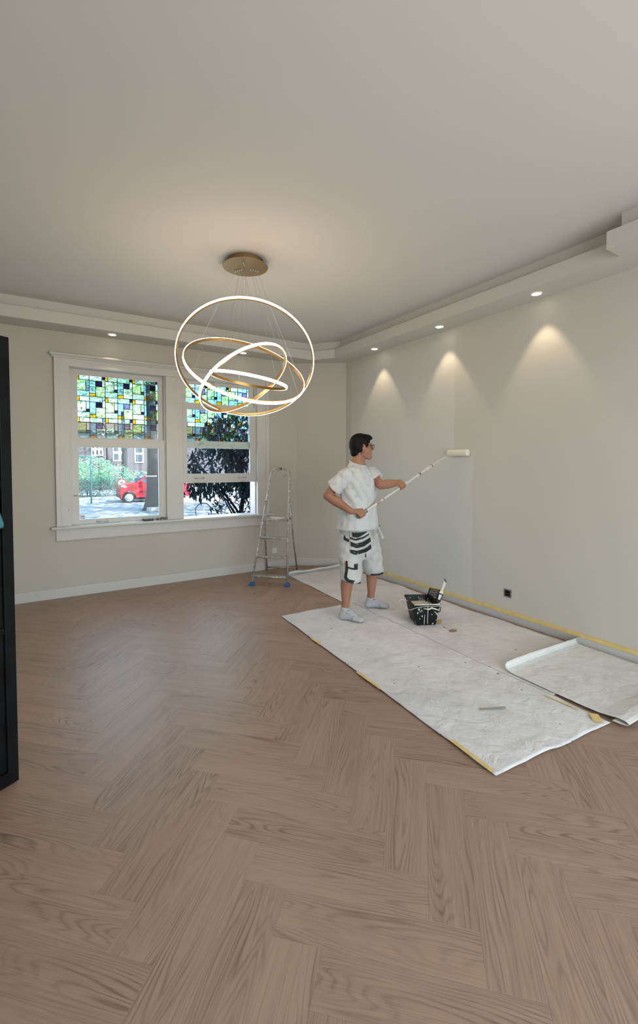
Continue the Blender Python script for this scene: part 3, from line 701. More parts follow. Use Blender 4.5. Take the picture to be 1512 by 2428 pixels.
# ================================================================== STEPLADDER
ld = thing('stepladder', 'paint-splashed aluminium stepladder with blue feet beside the right window', 'ladder', (2.372, 4.93, 0), math.radians(-38.7))
def rail(sx):
    return [(sx*.22, 0, .03), (.018+sx*.186, .125, .5), (.048+sx*.150, .255, .98), (.062+sx*.128, .345, 1.30), (.066+sx*.121, .370, 1.375)]
hoop = [Vector(p) for p in rail(-1)] + [Vector((.066+math.cos(a)*.085*(-1) + (-.036 if a < PI/2 else .036), .374, 1.375+.055*math.sin(a))) for a in (.5, 1.0, 1.4, 1.75, 2.15, 2.65)] + [Vector(p) for p in reversed(rail(1))]
obj('front_rail', MB().tube(hoop, .0125, 10), 'aluminium', ld, smooth=True)
for sx in (-1, 1):
    b = obj('back_leg', MB().tube([(.048+sx*.166, .275, 1.02), (.02+sx*.188, .48, .55), (sx*.215, .775, .012)], .0115, 10), 'aluminium', ld, smooth=True)
    obj('hinge', MB().box(.048+sx*.155-.012, .048+sx*.155+.012, .235, .30, .94, 1.03), 'aluminium', ld, bev=.004)
    f = obj('foot', MB().prism([(-.034, 0), (.034, 0), (.020, .045), (-.014, .045)], -.028, .028, 'y'), 'blue_rubber', ld, bev=.005, loc=(sx*.222, 0, 0))
obj('back_foot_bar', MB().tube([(-.213, .77, .045), (.213, .77, .045)], .008, 8), 'aluminium', ld, smooth=True)
for z, y, hw, cx in ((.105, .026, .212, .004), (.335, .088, .195, .013), (.565, .150, .178, .024)):
    m = MB().box(cx-hw, cx+hw, y-.018, y+.050, z-.012, z+.010); st = obj('step', m, 'aluminium', ld, bev=.003)
    obj('tread_lip', MB().tube([(cx-hw, y-.016, z), (cx+hw, y-.016, z)], .010, 8), 'aluminium', st, smooth=True)
m = MB().box(.038-.150, .038+.150, .175, .400, .775, .800); pl = obj('platform', m, 'aluminium', ld, bev=.004)
m = MB()
for i in range(6): m.ellip((.038+rng.uniform(-.1, .1), .28+rng.uniform(-.06, .06), .803), (.04, .03, .012), 10, 6)
obj('dried_paint', remesh(m, .006, 2, 'dried'), 'dried_paint', pl, smooth=True)
for sx in (-1, 1): obj('brace', MB().tube([(.038+sx*.153, .385, .79), (.03+sx*.176, .40, .78)], .006, 8), 'aluminium', ld)
m = MB().box(.045, .087, .352, .392, 1.413, 1.445); m.tube([(.05, .372, 1.42), (.03, .36, 1.405)], .005, 6); obj('bucket_hook', m, 'dark_grip', ld, bev=.002)
obj('hanging_strap', MB().tube([(.13, .36, 1.405), (.165, .35, 1.395), (.18, .345, 1.36), (.14, .345, 1.355), (.11, .345, 1.33)], .005, 6), 'aluminium', ld, smooth=True)

def spline(P, n_=6):
    P = [Vector(p) for p in P]; out = []
    for i in range(len(P)-1):
        a, b, c, d = P[max(i-1, 0)], P[i], P[i+1], P[min(i+2, len(P)-1)]
        for k in range(n_):
            t = k/n_; out.append(.5*((2*b) + (c-a)*t + (2*a-5*b+4*c-d)*t*t + (3*b-a-3*c+d)*t*t*t))
    return out + [P[-1]]
# ================================================================== PAINT PAIL
pa = thing('paint_pail', 'black rectangular paint pail with wire handle and dried drips on the sheet', 'paint pail', (3.0, 2.93, .012), math.radians(-28.7))
def ringrect(hw, y0, y1, z, r=.016):
    P = []
    for cx, cy, a0 in ((hw-r, y1-r, 0), (-hw+r, y1-r, PI/2), (-hw+r, y0+r, PI), (hw-r, y0+r, 1.5*PI)):
        for i in range(5): a = a0+PI/2*i/4; P.append((cx+r*math.cos(a), cy+r*math.sin(a), z))
    return P
m = MB(); m.loft([ringrect(.096, 0, .225, 0), ringrect(.098, -.002, .23, .01), ringrect(.124, -.016, .29, .180), ringrect(.133, -.025, .30, .181), ringrect(.133, -.025, .30, .196), ringrect(.120, -.012, .285, .196), ringrect(.096, .006, .222, .008)], cap=True)
body = obj('pail_body', m, 'black_plastic', pa, smooth=40)
obj('paint_fill', MB().loft([ringrect(.108, 0, .262, .100), ringrect(.1125, -.006, .270, .142)]), 'wet_paint', pa)
obj('wire_handle', MB().tube(spline([(-.131, .14, .185), (-.175, .16, .19), (-.215, .135, .185), (-.21, .09, .165), (-.165, -.02, .15), (-.118, -.045, .172), (-.06, -.052, .185), (.02, -.053, .188), (.10, -.050, .190), (.136, -.02, .192), (.135, .14, .19)]), .0020, 6), 'dried_paint', pa, smooth=True)
def drip(pts, r): return obj('paint_drip', MB().tube(pts, r, 6), 'dried_paint', pa, smooth=True)
def fz(z): return -.002 - (z-.01)*.014/.17 - .0025   # face of the pail front
drip([(.010, fz(.175), .175), (.012, fz(.12), .12), (.010, fz(.05), .05), (.012, fz(.012), .012)], [.004, .003, .003, .004])
drip([(-.016, fz(.10), .10), (-.018, fz(.05), .05), (-.020, fz(.008), .008)], [.002, .003, .0035])
drip([(-.03, fz(.158), .158), (.02, fz(.150), .150), (.045, fz(.163), .163), (.085, fz(.150), .150), (.112, fz(.14), .14)], [.004, .008, .009, .007, .004])
drip([(.070, fz(.128), .128), (.095, fz(.11), .11), (.107, fz(.08), .08)], [.003, .004, .004])
for x, z, r in ((-.072, .15, .008), (-.082, .115, .006), (-.045, .14, .005), (-.04, .085, .006), (.052, .10, .004), (-.06, .06, .004), (.09, .045, .003)):
    obj('paint_drip', MB().ellip((x, fz(z)+.001, z), (r, .0025, r*1.4), 10, 6), 'dried_paint', pa, smooth=True)
obj('rim_paint', MB().tube([(-.12, -.024, .194), (-.05, -.026, .197), (.03, -.025, .195), (.12, -.024, .197), (.130, .02, .196)], [.004, .006, .004, .007, .004], 6), 'dried_paint', pa, smooth=True)
obj('rim_paint', MB().tube([(-.100, .296, .190), (-.085, .297, .175), (-.06, .296, .190)], [.008, .013, .008], 8), 'dried_paint', pa, smooth=True)
# roller grid standing in the pail
gr = thing('roller_grid', 'black plastic roller grid leaning inside the paint pail', 'roller grid', (3.0, 2.93, .012), math.radians(-28.7))
gm = MB(); ax0 = Vector((.055, .245, .10)); up_ = Vector((.052, -.012, .172)); rt = Vector((.062, -.098, .012))
for i in range(8):
    a = ax0 + rt*(i/7); gm.tube([a, a+up_], .0032, 6)
for j in range(9):
    a = ax0 + up_*(j/8); gm.tube([a, a+rt], .0028, 6)
obj('mesh_panel', gm, 'black_plastic', gr)
fm = MB(); fm.tube([ax0, ax0+rt, ax0+rt+up_, ax0+up_], .0065, 8, closed=True); obj('grid_frame', fm, 'black_plastic', gr)
gm = MB()
for i in range(7): gm.tube([Vector((-.012+.014*i, .205-.020*i, .200-.004*i)), Vector((.005+.013*i, .225-.018*i, .135))], .0022, 6)
obj('wire_scraper', gm, 'dried_paint', gr)
# scraper / brush with a paint-caked handle leaning out
br = thing('paint_brush', 'long brush with black ferrule and paint-caked handle leaning out of the pail', 'brush', (3.0, 2.93, .012), math.radians(-28.7))
b0 = Vector((.098, .055, .105)); dr = Vector((.115, .055, .262)).normalized()
def slab(p, q, w0, w1, t, name, mt):
    d = (q-p).normalized(); sd = Vector((.86, -.35, -.3)); sd = (sd - d*sd.dot(d)).normalized(); up2 = d.cross(sd)
    R0 = [p+sd*w0*a+up2*t*b for a, b in ((-1,-1),(1,-1),(1,1),(-1,1))]; R1 = [q+sd*w1*a+up2*t*b for a, b in ((-1,-1),(1,-1),(1,1),(-1,1))]
    return obj(name, MB().loft([R0, R1]), mt, br, bev=.002)
slab(b0, b0+dr*.175, .012, .022, .009, 'ferrule', 'black_plastic'); slab(b0+dr*.115, b0+dr*.165, .010, .014, .0105, 'label_patch', 'dried_paint')
slab(b0+dr*.175, b0+dr*.205, .020, .011, .008, 'neck', 'dried_paint'); slab(b0+dr*.205, b0+dr*.285, .009, .013, .006, 'handle', 'pole_white'); slab(b0+dr*.285, b0+dr*.322, .013, .014, .006, 'handle_end', 'dark_grip')
m = MB().tube([b0+dr*.04+Vector((.012, -.004, 0)), b0+dr*.045+Vector((.036, -.012, 0)), b0+dr*.005+Vector((.045, -.014, 0)), b0+Vector((.018, -.006, -.01))], .0055, 8); obj('hook', m, 'black_clean', br)

# ================================================================== PAINTER
PO = (2.696, 3.527, .010); PRZ = math.radians(-32.064)
pn = thing('person', 'person in paint-stained white shirt and shorts rolling paint onto the right wall', 'person', PO, PRZ)
V3 = Vector
fw = V3((.743, -.669, 0)); rt_ = V3((-.669, -.743, 0))        # chest direction and the person's right side
hf = V3((.972, .235, 0)); hl = V3((-.235, .972, 0)); HC = V3((.0, 0, 1.655))
def Hd(x, y, z): return HC + hf*x + hl*y + V3((0, 0, z))
HM = Matrix((hf, hl, V3((0, 0, 1)))).transposed()
Rsh, Rel, Rwr = V3((-.176, -.135, 1.372)), V3((-.330, -.075, 1.178)), V3((-.110, -.225, 1.040))
Lsh, Lel, Lwr = V3((.120, .130, 1.40)), V3((.190, -.035, 1.278)), V3((.405, .050, 1.302))
poleA, poleB = V3((-.075, -.257, .975)), V3((.885, .342, 1.535)); pd = (poleB-poleA).normalized()
bm_ = MB()
# trunk
for z, hw, hd, c in ((.92, .13, .095, (-.02, 0)), (1.10, .14, .105, (-.02, 0)), (1.28, .16, .105, (-.025, 0)), (1.36, .13, .075, (-.028, 0))):
    bm_.ellip((c[0], c[1], z), (hw, hd, .14), M=Matrix((rt_, fw, V3((0, 0, 1)))).transposed())
bm_.capsule((-.03, -.005, 1.43), .07, Hd(-.025, 0, -.06), .055); bm_.capsule(V3((-.12, -.09, 1.385)), .045, V3((.07, .085, 1.385)), .045)
bm_.capsule((-.03, -.005, 1.45), .062, Hd(.0, 0, -.09), .05)
# head
bm_.ellip(Hd(-.006, 0, .025), (.100, .077, .094), M=HM); bm_.ellip(Hd(.040, 0, -.040), (.066, .062, .080), M=HM)
bm_.ellip(Hd(.088, 0, -.108), (.024, .030, .021), M=HM); bm_.ellip(Hd(.07, 0, -.07), (.042, .045, .05), M=HM)
for s in (-1, 1):
    bm_.capsule(Hd(.0, s*.052, -.075), .020, Hd(.075, s*.022, -.108), .018); bm_.ellip(Hd(.062, s*.045, -.022), (.028, .02, .022), M=HM)
    bm_.ellip(Hd(.004, s*.082, -.012), (.022, .009, .033), M=HM @ Matrix.Rotation(s*.3, 3, 'Z')); bm_.ellip(Hd(.0, s*.085, -.030), (.010, .008, .014), M=HM)
    bm_.capsule(Hd(.096, s*.008, .020), .010, Hd(.080, s*.045, .020), .011)
bm_.capsule(Hd(.100, 0, .012), .009, Hd(.122, 0, -.026), .0115); bm_.ellip(Hd(.108, .010, -.032), (.012, .010, .008), M=HM); bm_.ellip(Hd(.108, -.010, -.032), (.012, .010, .008), M=HM)
bm_.ellip(Hd(.102, 0, -.060), (.012, .024, .007), M=HM); bm_.ellip(Hd(.100, 0, -.074), (.012, .021, .007), M=HM)
# arms
bm_.chain([Rsh, Rsh.lerp(Rel, .5)+V3((0, 0, .005)), Rel], [.040, .050, .045]); bm_.chain([Rel, Rel.lerp(Rwr, .35), Rel.lerp(Rwr, .75), Rwr], [.046, .050, .037, .030])
bm_.chain([Lsh, Lsh.lerp(Lel, .5), Lel], [.048, .048, .043]); bm_.chain([Lel, Lel.lerp(Lwr, .35), Lel.lerp(Lwr, .75), Lwr], [.044, .047, .035, .029])
# legs
Rkn, Ran = V3((-.120, -.175, .46)), V3((-.166, -.205, .095)); Lkn, Lan = V3((.150, .110, .46)), V3((.120, .155, .090))
bm_.chain([(-.075, -.05, .86), (-.095, -.105, .64), Rkn], [.080, .072, .060]); bm_.chain([Rkn, Rkn.lerp(Ran, .35)+V3((-.012, .015, 0)), Rkn.lerp(Ran, .8), Ran], [.060, .060, .040, .038])
bm_.chain([(.050, .05, .86), (.095, .085, .64), Lkn], [.080, .072, .058]); bm_.chain([Lkn, Lkn.lerp(Lan, .35)+V3((-.010, .02, 0)), Lkn.lerp(Lan, .8), Lan], [.058, .058, .039, .037])
def foot(an, toe, b, k=0.0):
    d = (toe-an); d.z = 0; d.normalize(); h = V3((an.x, an.y, .036)) - d*.028
    b.capsule(an, .037+k, h, .034+k); b.capsule(h, .033+k, h+d*.10+V3((0, 0, .012)), .036+k); b.capsule(an+d*.02, .034+k, h+d*.14, .030+k); b.capsule(h+d*.10, .034+k, toe-d*.03+V3((0, 0, .026)), .024+k)
    sd = V3((-d.y, d.x, 0)); b.capsule(h+d*.13+sd*.022, .026+k, toe-d*.045+sd*.022+V3((0, 0, .024)), .021+k); b.capsule(h+d*.13-sd*.022, .026+k, toe-d*.040-sd*.022+V3((0, 0, .024)), .021+k)
Rtoe, Ltoe = V3((.015, -.285, 0)), V3((.318, .150, 0))
foot(Ran, Rtoe, bm_, -.006); foot(Lan, Ltoe, bm_, -.006)
# hands: palm beside the pole, four fingers wrapped round it, thumb the other way
def hand(wr, s0, palm_deg, curl, b, flip=1, thumb_deg=150):
    ctr = poleA + pd*s0; e1 = V3((0, -1, 0)); e1 = (e1 - pd*e1.dot(pd)).normalized(); e2 = e1.cross(pd).normalized()
    if e2.z < 0: e2 = -e2
    def on(deg, rad, off): a = math.radians(deg); return ctr + pd*off + (e1*math.cos(a) + e2*math.sin(a))*rad
    for i, (off, ln, fr) in enumerate(((.030, .92, .0088), (.010, 1.0, .0092), (-.010, .95, .0088), (-.029, .80, .0078))):
        off *= flip; base = on(palm_deg, .034, off)
        pts = [base, on(palm_deg-curl*.35*ln, .032, off), on(palm_deg-curl*.65*ln, .025, off*.95), on(palm_deg-curl*1.0*ln, .0225, off*.92)]
        b.chain(pts, [fr+.002, fr+.0008, fr, fr-.0012], 12)
        b.capsule(wr, .022, base, .0135, 12)
    b.capsule(wr, .026, on(palm_deg+15, .033, 0), .020, 12)
    tb_ = wr.lerp(on(palm_deg+30, .035, .03*flip), .45)
    b.chain([tb_, on(palm_deg+40, .034, .042*flip), on(palm_deg+95, .026, .052*flip), on(palm_deg+thumb_deg, .0235, .055*flip)], [.017, .0125, .0105, .009], 12)
hand(Rwr, .072, 50, 215, bm_, 1); hand(Lwr, .640, 75, 210, bm_, 1)
body = remesh(bm_, .0048, 3, 'body'); obj('body', body, 'skin', pn, smooth=True)
# eyes, beard, hair
for s in (-1, 1):
    e = obj('eye', MB().ellip(Hd(.074, s*.030, .002), (.009, .011, .008), M=HM), 'eye_white', pn, smooth=True); obj('iris', MB().ellip(Hd(.0825, s*.030, .002), (.002, .005, .005), 12, 8, M=HM), 'iris', e)
m = MB(); m.ellip(Hd(.098, 0, -.103), (.017, .022, .015), M=HM); obj('chin_beard', m, 'stubble', pn, smooth=True)
for s in (-1, 1): obj('eyebrow', MB().tube([Hd(.104, s*.012, .024), Hd(.100, s*.03, .029), Hd(.086, s*.048, .024)], [.003, .004, .002], 6), 'hair', pn, smooth=True)
m = MB(); m.ellip(Hd(-.010, 0, .050), (.103, .084, .083), M=HM); m.ellip(Hd(-.050, 0, .015), (.068, .083, .100), M=HM); m.ellip(Hd(-.062, 0, -.045), (.045, .066, .062), M=HM)
m.ellip(Hd(.060, 0, .088), (.050, .060, .034), M=HM); m.ellip(Hd(.088, -.012, .084), (.026, .040, .019), M=HM); m.ellip(Hd(.030, 0, .095), (.06, .065, .032), M=HM)
for s in (-1, 1): m.ellip(Hd(.036, s*.068, .030), (.020, .013, .040), M=HM); m.ellip(Hd(-.030, s*.070, .0), (.030, .018, .06), M=HM)
hm = remesh(m, .004, 2, 'hair'); displace(hm, lambda p, n_: .0012*noise.noise(p*90) + .0010*noise.noise(V3((p.x*50, p.y*50, p.z*120))))
obj('hair', hm, 'hair', pn, smooth=True)
# glasses
gl = obj('glasses', MB().tube([Hd(.114, -.006, .008), Hd(.119, 0, .010), Hd(.114, .006, .008)], .0022, 6), 'black_clean', pn)
for s in (-1, 1):
    R_ = [Hd(.117-.10*abs(q[0]-.008)*.35, s*q[0], q[1]) for q in ((.010, .016), (.034, .019), (.060, .017), (.062, .0), (.056, -.020), (.034, -.024), (.014, -.020), (.008, -.002))]
    obj('rim', MB().tube(R_, .0026, 6, closed=True), 'black_clean', gl); obj('lens', MB().add(R_, [tuple(range(len(R_)))]), 'lens_glass', gl)
    obj('temple', MB().tube([Hd(.113, s*.062, .012), Hd(.06, s*.079, .012), Hd(.005, s*.086, .014), Hd(-.012, s*.086, -.006)], .0028, 6), 'black_clean', gl)

# t-shirt
def ell_ring(c, z, hw, hd, k=40, e=2.4, tilt=0):
    P = []
    for j in range(k):
        a = 2*PI*j/k; ca, sa = math.cos(a), math.sin(a); x = hw*math.copysign(abs(ca)**(2/e), ca); y = hd*math.copysign(abs(sa)**(2/e), sa)
        v = V3((c[0], c[1], z)) + rt_*x + fw*y; v.z += tilt*y; P.append(v)
    return P
def cone(b, p, r0, q, r1, k=28, flat=1.0):
    p = V3(p); q = V3(q); t = (q-p).normalized(); ref = V3((0, 0, 1)) if abs(t.z) < .9 else fw; a = t.cross(ref).normalized(); c = t.cross(a)
    b.loft([[o + (a*math.cos(2*PI*j/k) + c*math.sin(2*PI*j/k)*flat)*r for j in range(k)] for o, r in ((p, r0), ((p+q)/2, (r0+r1)/2), (q, r1))])
m = MB(); m.loft([ell_ring((-.026, 0), .848, .226, .178), ell_ring((-.025, 0), .90, .224, .176), ell_ring((-.024, 0), 1.00, .214, .166), ell_ring((-.024, 0), 1.10, .204, .156), ell_ring((-.026, 0), 1.22, .200, .148), ell_ring((-.028, 0), 1.32, .198, .142),
                   ell_ring((-.029, 0), 1.385, .170, .118), ell_ring((-.029, 0), 1.43, .132, .098), ell_ring((-.029, 0), 1.468, .100, .084, tilt=-.25), ell_ring((-.028, -.002), 1.492, .082, .076, tilt=-.34)])
m.capsule(Rsh+V3((.012, .010, -.006)), .074, V3((-.04, -.015, 1.420)), .072); m.capsule(Lsh+V3((-.020, -.020, -.022)), .070, V3((-.03, 0, 1.435)), .070)
cone(m, Rsh+V3((.030, .01, -.002)), .074, V3((-.278, -.098, 1.250)), .082); cone(m, Lsh+V3((-.03, -.02, .0)), .080, V3((.170, .030, 1.330)), .068)
sh = remesh(m, .0055, 5, 'tshirt')
def shirt_fold(p, n_):
    a = rt_.dot(p); f = fw.dot(p)
    d = .013*noise.noise(V3((p.x*8, p.y*8, p.z*6))) + .007*noise.noise(V3((p.x*22, p.y*22, p.z*11)))
    # pull lines from the right armpit down across the chest and slack folds above the hem
    s = (p.z-1.28)*.55 + (p.x+.08)*.83; d += .012*math.sin(s*58)*math.exp(-((p.x+.05)/.13)**2-((p.z-1.18)/.13)**2)
    d += .006*noise.noise(V3((p.x*16, p.y*16, p.z*2.5)))*max(0, min(1, (1.15-p.z)/.2))
    return d
displace(sh, shirt_fold); ts = obj('tshirt', sh, 'shirt_cotton', pn, smooth=True); ts['label'] = 'white cotton t-shirt with faint grey paint marks'
hb = MB(); hb.tube([v+V3((0, 0, .004)) for v in ell_ring((-.026, 0), .852, .2265, .1785)], .0045, 8, closed=True); obj('shirt_hem', hb, 'shirt_cotton', ts, smooth=True)
cb = MB(); cb.tube([v+V3((0, 0, .001)) for v in ell_ring((-.028, -.002), 1.492, .079, .073, tilt=-.36)], .008, 8, closed=True); obj('collar', cb, 'shirt_cotton', ts, smooth=True)

# shorts
m = MB(); m.loft([ell_ring((-.024, 0), .905, .190, .145), ell_ring((-.022, 0), .80, .198, .155), ell_ring((-.015, 0), .70, .200, .155), ell_ring((-.005, -.01), .61, .195, .140), ell_ring((.0, -.015), .56, .15, .10)])
def leg(b, top, rt0, bot, rb, drop):
    k = 30; top = V3(top); bot = V3(bot); R = []
    for t in (0, .25, .5, .75, 1.0):
        c = top.lerp(bot, t); r = rt0*(1-t)+rb*t
        R.append([c + V3((r*math.cos(2*PI*j/k), r*.95*math.sin(2*PI*j/k), drop*t*math.cos(2*PI*j/k))) for j in range(k)])
    b.loft(R)
leg(m, (-.095, -.055, .80), .128, (-.112, -.170, .372), .101, -.024); leg(m, (.058, .055, .80), .125, (.152, .105, .372), .096, .006)
so = remesh(m, .0055, 4, 'shorts')
def short_fold(p, n_):
    d = .009*noise.noise(V3((p.x*8, p.y*8, p.z*10))+V3((5, 0, 0))) + .006*noise.noise(V3((p.x*16, p.y*16, p.z*24)))
    return d + .005*math.sin(p.z*55+p.x*22)*math.exp(-((p.z-.60)/.10)**2)
displace(so, short_fold); st = obj('shorts', so, 'shorts_cotton', pn, smooth=True); st['label'] = 'white work shorts with black pocket panels'
# black panels sewn on the cloth: outlines laid onto the surface of the shorts
tree = BVHTree.FromPolygons([v.co.copy() for v in so.vertices], [tuple(p.vertices) for p in so.polygons])
def patch(poly, name, mt, parent, thick=.006, view=V3((.10, 1, 0)), tr=tree):
    """fill an outline given in (x, z) of the figure, lay it on the cloth seen from the front right, and thicken it"""
    bm = bmesh.new()
    for pg in (poly if isinstance(poly[0], list) else [poly]): bm.faces.new([bm.verts.new((x, 0, z)) for x, z in pg])
    bmesh.ops.remove_doubles(bm, verts=bm.verts, dist=1e-5)
    bmesh.ops.triangulate(bm, faces=bm.faces[:]); 
    for _ in range(4):
        es = [e for e in bm.edges if e.calc_length() > .011]
        if not es: break
        bmesh.ops.subdivide_edges(bm, edges=es, cuts=1, use_grid_fill=False); bmesh.ops.triangulate(bm, faces=bm.faces[:])
    d = view.normalized(); bad = []
    for v in bm.verts:
        o_ = V3((v.co.x, -.9, v.co.z)); o_.x -= d.x/d.y*(.9-.12)
        h = tr.ray_cast(o_, d)
        if h[0] is None: bad.append(v)
        else: v.co = h[0] - d*.004 + h[1]*.0015
    if bad: bmesh.ops.delete(bm, geom=bad, context='VERTS')
    top = bm.faces[:]; r = bmesh.ops.extrude_face_region(bm, geom=top)
    for v in [g_ for g_ in r['geom'] if isinstance(g_, bmesh.types.BMVert)]: v.co = v.co - d*thick*.5
    bmesh.ops.recalc_face_normals(bm, faces=bm.faces); me = bpy.data.meshes.new(name); bm.to_mesh(me); bm.free()
    return obj(name, me, mt, parent, smooth=35)
X0p, Z0p, SC = 855, 1274, 4.30/1060            # sewing plan of the panels, in units of 4 mm about the crotch
def pl_(*q): return [((x-X0p)*SC, .79-(y-Z0p)*SC) for x, y in q]
hp = patch(pl_((828, 1262), (877, 1262), (879, 1300), (878, 1305), (866, 1312), (840, 1315), (828, 1309)), 'holster_pocket', 'shorts_cotton', st, .010)
patch([pl_((832, 1263), (846, 1263), (846, 1275), (834, 1273)), pl_((846, 1263), (868, 1262), (866, 1264.5), (846, 1275))], 'pocket_stripe', 'black_canvas', hp, .024)
patch([pl_((828, 1274), (840, 1278), (842, 1282), (829, 1278.5)), pl_((840, 1278), (858, 1274), (858, 1278.5), (842, 1282)), pl_((858, 1274), (872, 1267), (872, 1270.5), (858, 1278.5))], 'pocket_stripe', 'black_canvas', hp, .024)
patch([pl_((829, 1284), (842, 1289), (844, 1299.5), (830, 1295)), pl_((842, 1289), (858, 1285), (860, 1296), (844, 1299.5)), pl_((858, 1285), (875, 1277), (877, 1287), (860, 1296))], 'pocket_stripe', 'black_canvas', hp, .024)
patch([pl_((829, 1302), (844, 1305.5), (840, 1314), (829, 1309)), pl_((844, 1305.5), (861, 1302), (866, 1311), (840, 1314)), pl_((861, 1302), (877, 1294), (878, 1304), (866, 1311))], 'pocket_stripe', 'black_canvas', hp, .024)
patch([pl_((813, 1276), (815, 1270), (818, 1277), (818, 1283), (813, 1281)), pl_((818, 1277), (826, 1280), (825, 1286), (818, 1283))], 'hip_tab', 'black_canvas', st, .012)
cp = patch(pl_((820, 1330), (846, 1335), (846, 1372), (830, 1372), (819, 1366)), 'cargo_pocket', 'shorts_cotton', st, .010)
patch([pl_((819, 1328), (822.5, 1329), (824, 1346), (818, 1346)), pl_((818, 1346), (824, 1346), (821.5, 1364), (815, 1366)), pl_((815, 1366), (821.5, 1364), (826, 1369), (821, 1373.5)), pl_((821, 1373.5), (826, 1369), (840, 1372), (836, 1377))], 'cargo_trim', 'black_canvas', cp, .022)
patch([pl_((823, 1341), (838, 1344), (838, 1348), (823, 1344.5)), pl_((838, 1335), (846, 1335), (846, 1348), (838, 1348))], 'cargo_trim', 'black_canvas', cp, .022)
patch([pl_((824, 1375), (840, 1380), (840, 1385), (824, 1380)), pl_((840, 1380), (855, 1378), (854, 1384), (840, 1385))], 'leg_band', 'black_canvas', st, .010)
patch([pl_((878, 1373), (896, 1373), (896, 1377), (878, 1377)), pl_((896, 1373), (916, 1369), (916, 1373), (896, 1377))], 'leg_band', 'black_canvas', st, .010)
patch(pl_((863, 1320), (865.5, 1313), (866, 1324)), 'seam_tab', 'black_canvas', st, .010)
patch(pl_((816, 1331), (819.5, 1330), (819.5, 1337), (816, 1337)), 'orange_label', 'orange_tag', st, .008)
lf = obj('loose_flap', MB().loft([[V3((.165, .02, .865)), V3((.185, .03, .865)), V3((.185, .036, .865)), V3((.165, .026, .865))], [V3((.205, .02, .785)), V3((.222, .035, .785)), V3((.222, .042, .785)), V3((.205, .027, .785))], [V3((.215, .02, .735)), V3((.240, .04, .745)), V3((.238, .047, .745)), V3((.213, .027, .735))]]), 'shorts_cotton', st)
obj('flap_button', MB().ellip((.192, .024, .868), (.006, .006, .006), 10, 6), 'black_clean', lf)

# socks
for nm, an, toe in (('R', Ran, Rtoe), ('L', Lan, Ltoe)):
    m = MB(); foot(an, toe, m, .001); m.capsule(an+V3((0, 0, .012)), .0405, an, .0395)
    sk = remesh(m, .004, 3, 'sock'); displace(sk, lambda p, n_: .0012*noise.noise(p*60)); s_ = obj('sock', sk, 'sock_cotton', pn, smooth=True)
    d = (toe-an); d.z = 0; d.normalize(); c = an + d*.026 + V3((0, -.033, .004))
    obj('sock_mark', MB().prism([(-.014, -.010), (.004, .001), (.006, .012), (.013, .002), (.013, -.004), (.002, -.004)], -.002, .004, 'y'), 'black_canvas', s_, loc=c, rot=(.25, 0, .15))
tsh = BVHTree.FromPolygons([v.co.copy() for v in sh.vertices], [tuple(p.vertices) for p in sh.polygons])
patch([(.118, 1.338), (.124, 1.341), (.122, 1.332), (.126, 1.324), (.119, 1.327)], 'chest_mark', 'dark_grip', ts, .004, tr=tsh)

# ================================================================== ROLLER ON ITS POLE
ro = thing('paint_roller', 'paint roller on a long splashed pole, pressed against the right wall', 'paint roller', PO, PRZ)
def seg(name, a, b, r, mt, parent=ro, k=14): return obj(name, MB().tube([poleA+pd*a, poleA+pd*b], r, k), mt, parent, smooth=40)
LP = (poleB-poleA).length
seg('pole', .035, LP*.60, .0125, 'pole_white'); seg('pole', LP*.60, LP*.83, .0105, 'pole_white'); seg('pole_grip', .028, .11, .0140, 'dark_grip'); seg('lock_collar', .125, .152, .0175, 'dark_grip'); seg('lock_collar', .116, .126, .0150, 'steel')
seg('print_band', .285, .345, .0130, 'pole_mark'); seg('lock_collar', LP*.585, LP*.61, .0150, 'pole_white'); seg('collar', LP*.72, LP*.735, .0130, 'dark_grip'); seg('frame_socket', LP*.80, LP*.90, .0140, 'pole_white'); seg('frame_socket_ring', LP*.87, LP*.885, .0155, 'dark_grip')
# roller frame and sleeve: the sleeve lies along the wall
wall_n = V3((cr_, sr_, 0)); along = V3((sr_*-1*-1*-1, 0, 0))
ydir = V3((-sr_, cr_, 0)); xdir = V3((cr_, sr_, 0))          # world +Y and +X expressed in the person's frame
def Wl(x, y, z): q = V3((x-PO[0], y-PO[1], 0)); return V3((q.x*cr_ - q.y*sr_, q.x*sr_ + q.y*cr_, z - PO[2]))
sl0, sl1 = Wl(3.7385, 3.345, 1.612), Wl(3.7385, 3.085, 1.612)
m = MB(); K = 28
def disc(c, r): return [c + (xdir*math.cos(2*PI*j/K) + V3((0, 0, 1))*math.sin(2*PI*j/K))*r for j in range(K)]
m.loft([disc(sl0, .026), disc(sl0.lerp(sl1, .02), .0335), disc(sl0.lerp(sl1, .2), .0352), disc(sl0.lerp(sl1, .5), .0350), disc(sl0.lerp(sl1, .8), .0352), disc(sl0.lerp(sl1, .98), .0335), disc(sl1, .026)])
obj('sleeve', m, 'roller_fleece', ro, smooth=50)
obj('end_cap', MB().loft([disc(sl1, .020), disc(sl1.lerp(sl0, -.01), .018)]), 'dried_paint', ro)
ax_e = sl0.lerp(sl1, -.07)
obj('wire_frame', MB().tube([poleA+pd*LP*.88, poleB, poleB+pd*.025, ax_e+V3((-.03, -.03, -.045)), ax_e+V3((0, 0, -.01)), sl0.lerp(sl1, .05)], .0042, 8), 'pole_white', ro, smooth=True)

